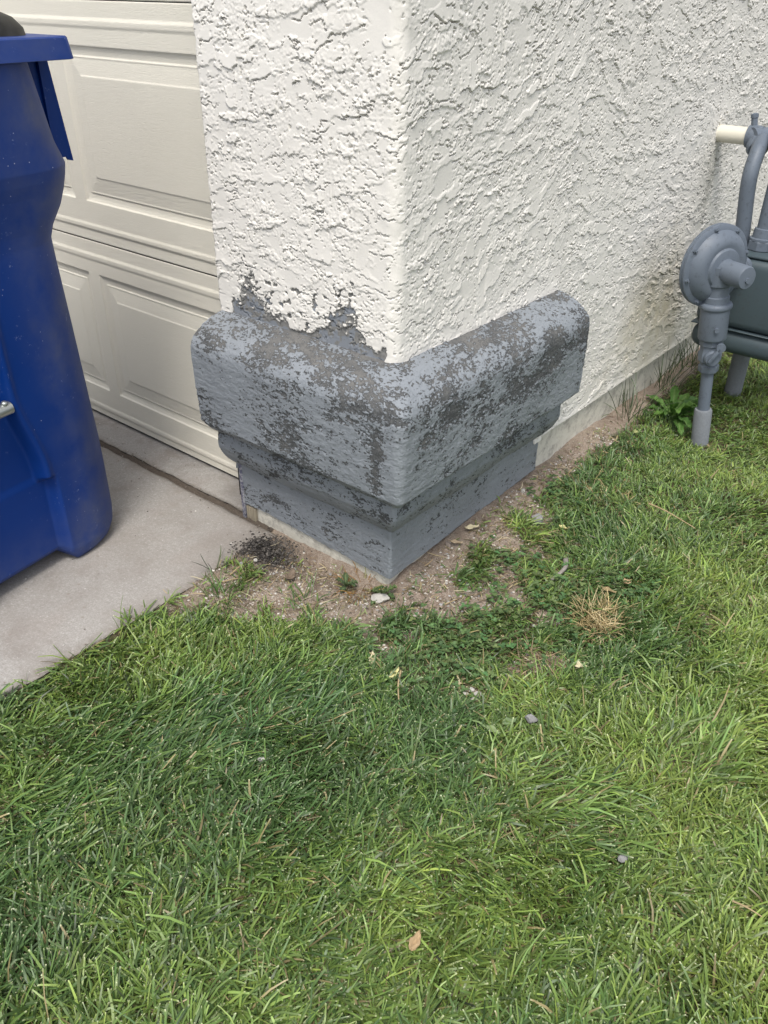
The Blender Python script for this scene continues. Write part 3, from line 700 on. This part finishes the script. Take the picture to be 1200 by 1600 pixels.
nL = 4200; lx, ly = scatter(nL*6, -.38, .75, -.38, 1.25); lb = np.maximum(blobs(lx, ly, BARE, 1.25), .7*blobs(lx, ly, CLOV))
kp = (rng.random(len(lx)) < lb*.5) & outside(lx, ly) & (lx > EDGE_X+.01); lx, ly = lx[kp][:nL], ly[kp][:nL]; n = len(lx)
pal = np.array([(.42, .34, .20), (.30, .22, .12), (.50, .44, .30), (.20, .15, .10), (.22, .26, .11)])
LV, LF, LC = blades(np.stack([lx, ly, soil_h(lx, ly)+rng.uniform(.002, .007, n)], -1), rng.gamma(3, .0055, n)+.004, rng.uniform(.0008, .0022, n), rng.uniform(0, 6.28, n), rng.uniform(1.3, 1.62, n), rng.uniform(1.4, 1.62, n), pal[rng.integers(0, 5, n)]*rng.uniform(.7, 1.2, n)[:, None], None, K=4)
tag(link('straw_litter', npmesh('straw_litter', LV, LF, True, None, dict(col=LC)), M_DRY), 'dry clippings and straw bits strewn over the bare soil', 'litter', kind='stuff')

# ---------------------------------------------------------------- loose stones, leaves, twigs
def stone(px, py, sz, mat, label, flat=.6, group=None, name='stone', dz=.0, seed=0):
    bm = bmesh.new(); bmesh.ops.create_icosphere(bm, subdivisions=3, radius=1)
    rs = random.Random(seed+int(px*7+py)); pl = [Vector((rs.gauss(0, 1), rs.gauss(0, 1), rs.gauss(0, 1))).normalized() for _ in range(9)]
    for v in bm.verts:
        for q in pl:
            d = v.co.dot(q)-.72
            if d > 0: v.co -= q*d
        v.co += v.co.normalized()*.05*math.sin(v.co.x*9+px)*math.cos(v.co.y*8+v.co.z*7)
    bmesh.ops.scale(bm, vec=(sz*rs.uniform(.85, 1.2), sz*rs.uniform(.6, .95), sz*flat), verts=bm.verts)
    g = G(px, py); o = bm_obj(name, bm, mat, None, True, 25)
    zs = float(soil_h(np.array([g[0]]), np.array([g[1]]))[0])
    if g[0] < EDGE_X: zs = 0
    o.location = (g[0], g[1], zs+sz*flat*.45+dz); o.rotation_euler = (rs.uniform(-.2, .2), rs.uniform(-.2, .2), rs.uniform(0, 6))
    return tag(o, label, 'stone', group)
stone(592, 932, .020, M_STW, 'largest pale chunk of mortar, on the soil just below the trim corner', .45, dz=.004)
stone(838, 818, .019, M_STG, 'grey-violet stone on bare soil by the lawn side of the trim', .7)
stone(575, 890, .009, M_STW, 'small pale chip wedged below the front of the trim', .7)
for px, py, s, lb in ((748, 1078, .010, 'largest of the white pebbles clustered in the lawn'), (738, 1070, .007, 'white pebble touching the largest one, on the house side of it'), (728, 1076, .006, 'white pebble at the driveway end of the cluster'), (742, 1086, .008, 'lowest white pebble of the cluster in the lawn')):
    stone(px, py, s, M_STW, lb, .6, 'white pebbles in the lawn', 'pebble', .006)
stone(830, 1126, .011, M_STG, 'grey stone sunk among blades below the white pebble cluster', .9, dz=.015)
stone(972, 1345, .009, M_STG, 'pale bluish pebble resting alone in the long grass', .8, dz=.02)
stone(410, 1192, .007, M_STW, 'white chip in the laid-over dark grass', .8, dz=.02)
stone(287, 955, .012, M_STW, 'flat pale stone where lawn, soil and driveway meet', .4, dz=.004)
stone(336, 952, .007, M_STW, 'small pale stone on soil between driveway edge and sprig', .5)
stone(400, 888, .006, M_STW, 'tiny white stone in front of the dark dirt pile', .8, dz=.008)
stone(378, 892, .005, M_STG, 'tiny grey stone left of the white one by the dirt pile', .8, dz=.008)
stone(790, 770, .010, M_STB, 'brown stone against the foot of the lawn side trim', .7)
stone(700, 860, .009, M_STB, 'tan pebble close to the lawn side of the trim', .7)
stone(882, 905, .013, M_STW, 'white paint chip beside the brown curled stick', .35, name='paint_chip')['category'] = 'paint chip'
stone(858, 912, .008, M_STW, 'smaller white paint chip left of the curled stick', .35, name='paint_chip')['category'] = 'paint chip'
stone(880, 735, .008, M_STB, 'brown clod on the bare strip beside the foundation', .7)
stone(815, 785, .011, M_STW, 'pale stone tucked under the end of the trim', .5)
stone(228, 850, .007, M_STW, 'pale flake on the driveway beside the bin foot', .15, name='paint_chip', dz=-.001)['category'] = 'paint chip'

def leaf(px, py, ln, wd, rz, cols, label, lift=.012, curl=.4, seed=0):
    nu_, nv_ = 13, 7; t = np.linspace(0, 1, nu_)[:, None]; s = np.linspace(-1, 1, nv_)[None]
    wv = np.sin(math.pi*np.clip(t, .02, .98)**.8)**.8*wd/2*(1+.12*np.sin(t*17+seed))
    X = (t-.5)*ln+0*s; Y = s*wv; Zl = curl*ln*((t-.5)**2+0*s)+.35*np.abs(s)*wv*(1 if curl > 0 else -.6)+.002*np.sin(t*9+s*4+seed)
    g = G(px, py); zs = float(soil_h(np.array([g[0]]), np.array([g[1]]))[0])
    ca = np.array(cols); cc = np.repeat((ca[None]*np.random.default_rng(seed).uniform(.85, 1.15, (nu_*nv_, 1))), 1, 0)
    me = npmesh('fallen_leaf', np.stack([X, Y, Zl], -1).reshape(-1, 3), gridF(nu_, nv_), True, None, dict(col=cc))
    o = link('fallen_leaf', me, M_DRY); md = o.modifiers.new('thick', 'SOLIDIFY'); md.thickness = .0004
    o.location = (g[0], g[1], zs+lift); o.rotation_euler = (random.uniform(-.2, .2), random.uniform(-.2, .2), rz)
    return tag(o, label, 'leaf')
YL = (.55, .52, .24); TN = (.38, .27, .15); CRM = (.56, .50, .33); GY = (.30, .29, .24)
leaf(904, 1044, .028, .014, .6, CRM, 'cream leaf lying by the brown dead grass patch', .02)
leaf(616, 1058, .030, .011, 1.6, YL, 'yellow pointed leaf upright at the soil gap below the trim corner', .02, .7)
leaf(582, 1028, .032, .012, 2.2, CRM, 'cream leaf on soil, nearest below the mortar chunk', .012)
leaf(648, 1478, .030, .014, 1.8, TN, 'tan leaf standing in the long grass at the bottom of the lawn', .03, .6)
leaf(980, 913, .022, .018, 1.2, TN, 'brown leaf fragment above the golden straw tuft', .02)
leaf(950, 925, .034, .016, .3, (.26, .2, .1), 'olive brown leaf touching the golden straw tuft', .02)
leaf(736, 843, .034, .014, .9, CRM, 'cream leaf on bare soil along the lawn side trim', .01)
leaf(712, 862, .030, .016, .8, (.42, .33, .22), 'tan curled leaf beside the cream leaf along the trim', .01)
leaf(880, 825, .022, .010, .2, YL, 'pale yellow leaf right of the grey-violet stone', .015)
leaf(520, 870, .030, .020, .4, (.05, .045, .03), 'dark shrivelled leaf against the exposed foundation', .05, .8)
leaf(455, 905, .034, .020, 1.9, (.16, .12, .085), 'brown crumpled leaf on the soil below the dirt pile', .012, .9)
leaf(795, 1130, .03, .014, 1.1, (.14, .2, .09), 'broad pale green leaf flat among blades below the pebbles', .02)
leaf(770, 1145, .028, .016, .2, (.2, .26, .12), 'light green leaf beside the other flat green leaf', .02)
leaf(990, 690, .026, .012, 2.0, (.34, .36, .16), 'yellow green leaf between bare strip and broad-leaf weed', .02)
def twig(pts, r_, mat, label, lift=.012, cat='twig'):
    P = [G(*q) for q in pts]; P = [(a[0], a[1], float(soil_h(np.array([a[0]]), np.array([a[1]]))[0])+lift+.004*math.sin(i*2.3)) for i, a in enumerate(P)]
    c0 = Vector(P[0]); bm = bmesh.new(); sp = smooth_path([Vector(p_)-c0 for p_ in P], 6)
    n = len(sp); b_tube(bm, sp, [r_*(1-.55*i/n)*(1+.15*math.sin(i*3.1)) for i in range(n)], 8)
    o = bm_obj('twig', bm, mat, None, True, 60); o.location = c0; return tag(o, label, cat)
m = N('tan_twig', .8, .2); m.col(m.mix(m.noise(120, 3), (.24, .17, .09), (.42, .34, .2))); M_TW = m.m
m = N('grey_twig', .85, .2); m.col(m.mix(m.noise(150, 3), (.16, .14, .125), (.34, .31, .28))); M_TWG = m.m
twig([(626, 1052), (622, 1075), (624, 1102)], .0022, M_TW, 'reddish bent twig beside the yellow pointed leaf', .016)
twig([(1012, 797), (1040, 812), (1084, 836)], .0022, M_TW, 'long pale straight stem lying on the lawn below the gas pipe', .035)
twig([(884, 872), (882, 890), (862, 908)], .0065, M_TWG, 'thick brown curled stick with white paint chips beside it', .016, 'stick')
twig([(695, 945), (718, 934)], .0015, M_TW, 'short thin stick on reddish soil by the trim', .004)
twig([(360, 905), (375, 896), (386, 888)], .0016, M_TW, 'short pale stick pointing at the dark dirt pile', .006)
twig([(348, 914), (372, 908), (386, 907)], .0013, M_TW, 'pale straw stalk lying flat under the short stick', .004)
twig([(575, 1018), (590, 1030), (606, 1042)], .0014, M_TW, 'cream stalk running to the yellow pointed leaf', .012)
twig([(1140, 1420), (1160, 1435), (1185, 1445)], .0016, M_TW, 'pale curved stalk deep in the yellow-green grass', .04)

# ---------------------------------------------------------------- plants with broad leaves
def rosette(name, centre, n, ln, wd, label, cols, up=(.35, 1.0), z=0, serr=.12):
    root = empty(name, centre); tag(root, label, 'plant')
    for i in range(n):
        nu_, nv_ = 17, 7; t = np.linspace(0, 1, nu_)[:, None]; s = np.linspace(-1, 1, nv_)[None]
        l_ = ln*random.uniform(.65, 1.1); e0 = random.uniform(*up); az = i*2.399+random.uniform(-.25, .25)
        wv = np.interp(t, [0, .12, .35, .65, .9, 1], [.12, .18, .62, 1, .55, .03])*wd/2*(1+serr*np.sin(t*38+i))
        tilt = e0-1.25*t*random.uniform(.5, 1)
        dx = np.cos(tilt)*l_/nu_; dzz = np.sin(tilt)*l_/nu_
        X = np.cumsum(dx, 0)+0*s; Zz = np.cumsum(dzz, 0)+.55*np.abs(s)*wv+.003*np.sin(t*24+s*3+i); Y = s*wv*.9
        c = np.array(cols[i % len(cols)])*random.uniform(.8, 1.2); cc = np.repeat(c[None], nu_*nv_, 0).reshape(nu_, nv_, 3).copy(); cc[:, nv_//2] = cc[:, nv_//2]*.5+np.array([.2, .28, .1])*.5
        me = npmesh('leaf', np.stack([X*math.cos(az)-Y*math.sin(az), X*math.sin(az)+Y*math.cos(az), np.maximum(Zz, .002)], -1).reshape(-1, 3), gridF(nu_, nv_), True, None, dict(col=cc.reshape(-1, 3)))
        link('leaf', me, M_LEAF, root)
    return root
gq = G(1048, 655); rosette('broadleaf_weed', (gq[0], gq[1], .0), 22, .125, .032, 'bright green broad-leaf weed rosette beside the gas riser pipe', [(.075, .165, .032), (.095, .19, .038), (.06, .14, .03)], (.5, 1.25), 0, .16)
gq = G(545, 905); rosette('creeping_weed', (gq[0], gq[1]-.010, -.016), 6, .036, .016, 'small dark weed growing up the exposed foundation', [(.05, .08, .035), (.075, .11, .045)], (.5, 1.4))
gq = G(600, 915); rosette('creeping_weed', (gq[0]+.01, gq[1]-.02, -.012), 8, .045, .018, 'small green weed sprouting under the trim corner', [(.05, .09, .03), (.07, .11, .035)], (.4, 1.3))
gq = G(960, 680); rosette('creeping_weed', (gq[0]+.02, gq[1], -.01), 8, .055, .022, 'low green weed between the bare strip and the grassy weeds', [(.05, .09, .03), (.08, .12, .035)], (.3, 1.0))

# ---------------------------------------------------------------- recycling bin
BY = R(8)
bin_ = empty('recycling_bin', (-.62, -.19, 0), BY)
tag(bin_, 'tall blue plastic recycling bin with black lid in front of the garage door', 'bin')
def ringpts(xf, xb, yr, yl, r_, n=28, m_=170):
    P = []
    cs = [(xf-r_, yr-r_, 0), (xb+r_, yr-r_, 90), (xb+r_, yl+r_, 180), (xf-r_, yl+r_, 270)]
    # start on the front face middle, go to the right corner (y up), round counter-clockwise
    def arc(cx_, cy_, a0): return [(cx_+r_*math.cos(R(a0+90*k/n)), cy_+r_*math.sin(R(a0+90*k/n))) for k in range(n+1)]
    def seg(a, b, k): return [(a[0]+(b[0]-a[0])*(i+1)/(k+1), a[1]+(b[1]-a[1])*(i+1)/(k+1)) for i in range(k)]
    arcs = [arc(*c_) for c_ in cs]
    for i in range(4):
        P += arcs[i]; P += seg(arcs[i][-1], arcs[(i+1) % 4][0], m_ if i == 3 else 16)
    return P
YC = -.31
zk = [0, .012, .03, .06, .15, .24, .30, .50, .64, .68, .704, .738, .767, .79, .81, .85, .985]
xfk = [-.012, -.003, 0, 0, 0, 0, 0, 0, 0, 0, .002, .008, .014, .020, .024, .025, .030]
yrk = [-.03, -.012, -.004, 0, 0, -.004, -.010, -.022, -.032, -.033, -.024, .0, .012, .015, .014, -.006, -.042]
rk = [.12, .13, .13, .13, .13, .125, .12, .115, .11, .11, .11, .115, .12, .12, .115, .11, .10]
zrow = np.unique(np.concatenate([np.linspace(0, .985, 230), np.linspace(.20, .27, 24), np.linspace(.74, .82, 26)]))
rows = []
for zz in zrow:
    xf = np.interp(zz, zk, xfk); yr = np.interp(zz, zk, yrk); r_ = np.interp(zz, zk, rk)
    rows.append(ringpts(xf, -.74+.10*(1-zz), yr, 2*YC-yr, r_))
A = np.array(rows); nz, nr = A.shape[:2]; BX, BYy = A[..., 0], A[..., 1]; BZ = np.repeat(zrow[:, None], nr, 1)
ady = np.abs(BYy-YC); fr = BX > -.10
up_ = sst(.212, .232, BZ+.0*ady)*sst(.785, .765, BZ)
lo_ = sst(.232, .212, BZ)
hw = .046+.040*sst(.44, .24, BZ)
rec = fr*((sst(hw+.012, hw-.004, ady))*(up_*.030+lo_*.0)+lo_*sst(.122, .102, ady)*.026+0)
rib = fr*.005*np.exp(-((ady-hw-.016)/.009)**2)*up_
BX = BX-rec+rib
BZ = BZ+fr*.030*sst(.140, .105, ady)*sst(.06, 0, BZ)+.02*(~fr)*sst(.05, 0, BZ)*0
ku = np.arange(nr)
dust = sst(.25, .75, (BYy-YC)/.31)*(.6+.5*fbm(BYy*9, BZ*7, 3, 501))+.4*sst(.16, .02, BZ)*fr+.5*sst(.70, .78, BZ)*sst(.9, .8, BZ)*sst(.2, .28, ady)
V = np.stack([BX, BYy, BZ], -1).reshape(-1, 3)
Fq = np.stack([np.arange(nz-1)[:, None]*nr+ku[None], np.arange(nz-1)[:, None]*nr+(ku[None]+1) % nr, (np.arange(nz-1)[:, None]+1)*nr+(ku[None]+1) % nr, (np.arange(nz-1)[:, None]+1)*nr+ku[None]], -1).reshape(-1, 4)
me = npmesh('body', V, [Fq, np.arange(nr)[::-1][None].copy()], True, dict(dust=np.clip(dust, 0, 1).ravel()))
link('body', me, M_BLUE, bin_)
def loft(name, secs, mat, parent, dustv=.3):
    rows = [[(x, y, zz) for x, y in ringpts(xf, xb, yr, 2*YC-yr, r_, 10, 20)] for (zz, xf, xb, yr, r_) in secs]
    A = np.array(rows); nz, nr = A.shape[:2]; ku = np.arange(nr)[None]; iz = np.arange(nz-1)[:, None]
    F = np.stack([iz*nr+ku, iz*nr+(ku+1) % nr, (iz+1)*nr+(ku+1) % nr, (iz+1)*nr+ku], -1).reshape(-1, 4)
    top = ((nz-1)*nr+np.arange(nr))[None]; bot = np.arange(nr)[::-1][None]
    me = npmesh(name, A.reshape(-1, 3), [F, top, bot.copy()], True, dict(dust=np.full(nz*nr, dustv)))
    o = link(name, me, mat, parent)
    bm = bmesh.new(); bm.from_mesh(me)
    for e in bm.edges:
        if len(e.link_faces) == 2 and e.calc_face_angle(0) > R(35): e.smooth = False
    bmesh.ops.recalc_face_normals(bm, faces=bm.faces); bm.to_mesh(me); bm.free(); return o
loft('rim', [(.983, .040, -.80, .004, .02), (.984, .0435, -.81, .007, .022), (1.016, .0385, -.805, .003, .02), (1.0185, .036, -.80, .001, .018), (1.0188, .006, -.77, -.028, .03)], M_BLUE, bin_, .35)
loft('lid', [(1.012, -.004, -.765, -.030, .05), (1.030, -.006, -.765, -.033, .05), (1.046, -.016, -.755, -.044, .05), (1.056, -.035, -.74, -.062, .045), (1.061, -.07, -.70, -.1, .04), (1.0625, -.12, -.65, -.15, .03)], M_BLACK, bin_)
def brace(side):
    bm = bmesh.new(); y0 = .004 if side > 0 else 2*YC-.004
    pts = [(-.055, -.004), (.006, -.004), (.026, -.177), (.014, -.174), (.011, -.168), (-.03, -.168)]
    f = []
    for xx in (-.045, -.0485):
        f.append([bm.verts.new((xx, y0+side*p_[0], .982+p_[1])) for p_ in pts])
    bm.faces.new(f[0]); bm.faces.new(f[1][::-1])
    for k in range(len(pts)): bm.faces.new((f[0][k], f[1][k], f[1][(k+1) % len(pts)], f[0][(k+1) % len(pts)]))
    b_box(bm, (-.045, y0-side*.018-.002, .82), (-.038, y0-side*.018+.002, .978))
    o = bm_obj('rim_brace', bm, M_BLUE, bin_, False)
brace(1); brace(-1)
bm = bmesh.new(); b_tube(bm, [(-.003, YC-.055, .405), (-.003, YC+.055, .405)], .0125, 24); bm_obj('lift_bar', bm, M_STEEL, bin_)
for s_ in (1, -1):
    bm = bmesh.new(); b_lathe(bm, [(.0065, 0), (.0065, .004), (.005, .006), (.002, .007)], 14, (.0, YC+s_*.043, .416), (.2, 0, 1)); bm_obj('bolt', bm, M_STEEL, bin_)
for s_ in (0, -.62):
    bm = bmesh.new(); b_lathe(bm, [(.04, 0), (.12, .004), (.13, .02), (.13, .05), (.12, .066), (.04, .07)], 40, (-.70, s_-.035+(.0 if s_ == 0 else 0), .13), (0, 1, 0)); bm_obj('wheel', bm, M_RUB, bin_)

# ---------------------------------------------------------------- gas meter set
gm = empty('gas_meter', (.235, 1.135, 0)); O = Vector(gm.location)
tag(gm, 'grey painted gas meter set with round regulator beside the stucco wall', 'gas meter')
def part(name, bm, mat, parent=gm, ang=40):
    bmesh.ops.translate(bm, vec=-O, verts=bm.verts); return bm_obj(name, bm, mat, parent, True, ang)
A0 = Vector((.235, 1.135, 0)); A1 = Vector((.200, 1.119, .385)); AX = (A1-A0).normalized()
at = lambda h: A0+(A1-A0)*(h/.385)
bm = bmesh.new(); b_lathe(bm, [(.0245, -.06), (.0245, .088), (.0225, .093), (.018, .094)], 28, A0, AX); part('pipe_sleeve', bm, M_WRAP)
bm = bmesh.new(); b_lathe(bm, [(.0165, .09), (.0165, .215)], 24, A0, AX); part('riser_pipe', bm, M_METER)
bm = bmesh.new(); b_lathe(bm, [(.026, .208), (.0275, .211), (.0275, .226), (.024, .229), (.024, .236), (.030, .240), (.031, .262), (.0275, .270), (.0275, .283), (.031, .285), (.031, .300), (.027, .303)], 8, A0, AX)
b_lathe(bm, [(.020, -.032), (.0215, -.028), (.0215, .028), (.018, .034)], 20, at(.252), (.55, -.83, 0))
vl = part('shutoff_valve', bm, M_METER, ang=25)
bm = bmesh.new(); b_box(bm, (-.005, -.004, -.02), (.005, .004, .028), .002); b_lathe(bm, [(.012, -.004), (.012, .004)], 18, (0, 0, .03), (0, 1, 0))
bmesh.ops.transform(bm, matrix=Matrix.Translation(at(.262)+Vector((.022, -.034, .0))) @ Matrix.Rotation(R(33), 4, 'Z') @ Matrix.Rotation(R(28), 4, 'Y'), verts=bm.verts); lv_ = part('lever', bm, M_METER, vl)
bm = bmesh.new(); b_lathe(bm, [(.026, .295), (.036, .302), (.0375, .306), (.0375, .384), (.041, .386), (.0425, .390), (.0425, .396), (.040, .400), (.034, .402)], 32, A0, AX)
b_lathe(bm, [(.006, 0), (.006, .008)], 10, at(.335)+Vector((.020, -.031, 0)), (.55, -.83, 0)); part('union_sleeve', bm, M_METER)
NR_ = Vector((.90, -.43, .02)).normalized(); RC = Vector((.168, 1.128, .488))
bm = bmesh.new(); b_lathe(bm, [(.033, 0), (.033, .018), (.030, .02), (.030, .045), (.036, .05), (.038, .10)], 28, at(.398), (AX+Vector((.0, 0, .1))).normalized()); reg_neck = bm
rg = part('regulator', reg_neck, M_METER)
def rp(name, bm, parent=rg, mat=M_METER, ang=40): return part(name, bm, mat, parent, ang)
bm = bmesh.new(); b_lathe(bm, [(.045, -.05), (.078, -.035), (.092, -.014), (.104, -.010), (.107, -.007), (.107, -.001), (.1045, .0005), (.1045, .0015), (.107, .003), (.107, .008), (.104, .010), (.093, .012), (.088, .020), (.078, .032), (.062, .038), (.056, .036), (.052, .036), (.048, .041), (.036, .043)], 72, RC, NR_, True); rp('diaphragm_case', bm)
bc = RC+NR_*.038+Vector((0, 0, -.004))
bm = bmesh.new(); b_lathe(bm, [(.036, -.012), (.031, .004), (.0295, .012), (.0295, .075), (.027, .080), (.018, .081)], 32, bc, NR_)
b_lathe(bm, [(.0075, 0), (.0075, .004)], 6, bc+NR_*.081+Vector((0, 0, -.006)), NR_); 
rp('spring_bonnet', bm)
u1 = NR_.cross(Vector((0, 0, 1))).normalized(); u2 = NR_.cross(u1)
for k in range(8):
    a = 2*math.pi*(k+.35)/8; bm = bmesh.new(); b_lathe(bm, [(.006, 0), (.006, .006), (.003, .0065), (.003, .011)], 6, RC+(u1*math.cos(a)+u2*math.sin(a))*.0985+NR_*.0085, NR_); rp('case_bolt', bm)
bm = bmesh.new(); b_lathe(bm, [(.026, 0), (.026, .10), (.030, .102), (.030, .118), (.022, .12)], 28, RC+Vector((.012, .05, -.045)), Vector((.1, 1, .1)).normalized()); rp('outlet', bm)
# vent pipe up to the wall pipe
bm = bmesh.new(); b_tube(bm, smooth_path([(.152, 1.386, .44), (.148, 1.378, .52), (.139, 1.364, .636), (.136, 1.368, .69), (.132, 1.40, .735), (.118, 1.452, .752)], 9), .0205, 24); part('riser_bend', bm, M_METER)
bm = bmesh.new(); b_lathe(bm, [(.024, 0), (.027, .004), (.027, .05), (.022, .055)], 24, (.154, 1.388, .425), Vector((-.03, -.05, 1)).normalized()); b_tube(bm, smooth_path([(.154, 1.388, .43), (.16, 1.34, .42), (.165, 1.25, .45)], 6), .024, 20); part('elbow', bm, M_METER)
bm = bmesh.new(); b_lathe(bm, [(.023, -.03), (.023, .080)], 28, (0, 1.472, .757), (1, 0, 0)); part('wall_pipe', bm, M_CREAM)
bm = bmesh.new(); b_lathe(bm, [(.020, 0), (.029, .002), (.030, .008), (.030, .03), (.027, .04)], 28, (.072, 1.472, .757), (1, 0, 0)); b_lathe(bm, [(.021, -.034), (.028, -.03), (.029, .02), (.024, .03)], 24, (.110, 1.455, .742), Vector((.3, -.75, -.35)).normalized())
b_lathe(bm, [(.009, 0), (.009, .02), (.011, .021), (.011, .03), (.004, .033)], 8, (.085, 1.472, .784), (-.2, 0, 1)); b_lathe(bm, [(.026, -.035), (.026, .05)], 24, (.11, 1.478, .757), Vector((.2, .3, 0)).normalized()); part('wall_elbow', bm, M_METER)
# meter body
bm = bmesh.new(); b_box(bm, (.09, 1.285, .205), (.38, 1.50, .275), .03, 5); mb = part('meter_body', bm, M_METER2)
bm = bmesh.new(); b_box(bm, (.0885, 1.2835, .2762), (.3815, 1.5015, .2795), .001, 1); b_box(bm, (.092, 1.287, .2798), (.378, 1.498, .478), .024, 4); part('upper_case', bm, M_METER2, mb)
bm = bmesh.new(); b_box(bm, (.104, 1.298, .4785), (.366, 1.487, .488), .006, 2); part('top_cover', bm, M_METER2, mb)
bm = bmesh.new(); b_box(bm, (.176, 1.283, .395), (.194, 1.288, .445), .004, 2); b_lathe(bm, [(.006, 0), (.006, .006)], 12, (.185, 1.284, .402), (0, -1, 0)); part('seal_tab', bm, M_METER, mb)
for x_ in (.205, .325):
    bm = bmesh.new(); b_lathe(bm, [(.030, .480), (.030, .488), (.036, .490), (.036, .512), (.033, .515)], 8, (x_, 1.375, 0)); b_lathe(bm, [(.034, .514), (.034, .520), (.028, .522), (.026, .545), (.0215, .547)], 28, (x_, 1.375, 0)); part('union_nut', bm, M_METER, ang=25)
    bm = bmesh.new(); b_tube(bm, smooth_path([(x_, 1.375, .53), (x_, 1.375, .62), (x_, 1.375, .70)]+([(x_-.02, 1.40, .745), (x_-.06, 1.47, .757)] if x_ < .3 else [(x_+.03, 1.39, .755), (x_+.09, 1.41, .755), (x_+.125, 1.425, .70), (x_+.13, 1.43, .40), (x_+.13, 1.43, -.05)]), 8), .0205, 22); part('swivel_pipe', bm, M_METER)
bm = bmesh.new(); b_lathe(bm, [(.026, -.05), (.026, .17), (.03, .172), (.03, .20), (.024, .21)], 26, (.195, 1.50, .0), (0, 0, 1)); part('support_pipe', bm, M_WRAP)
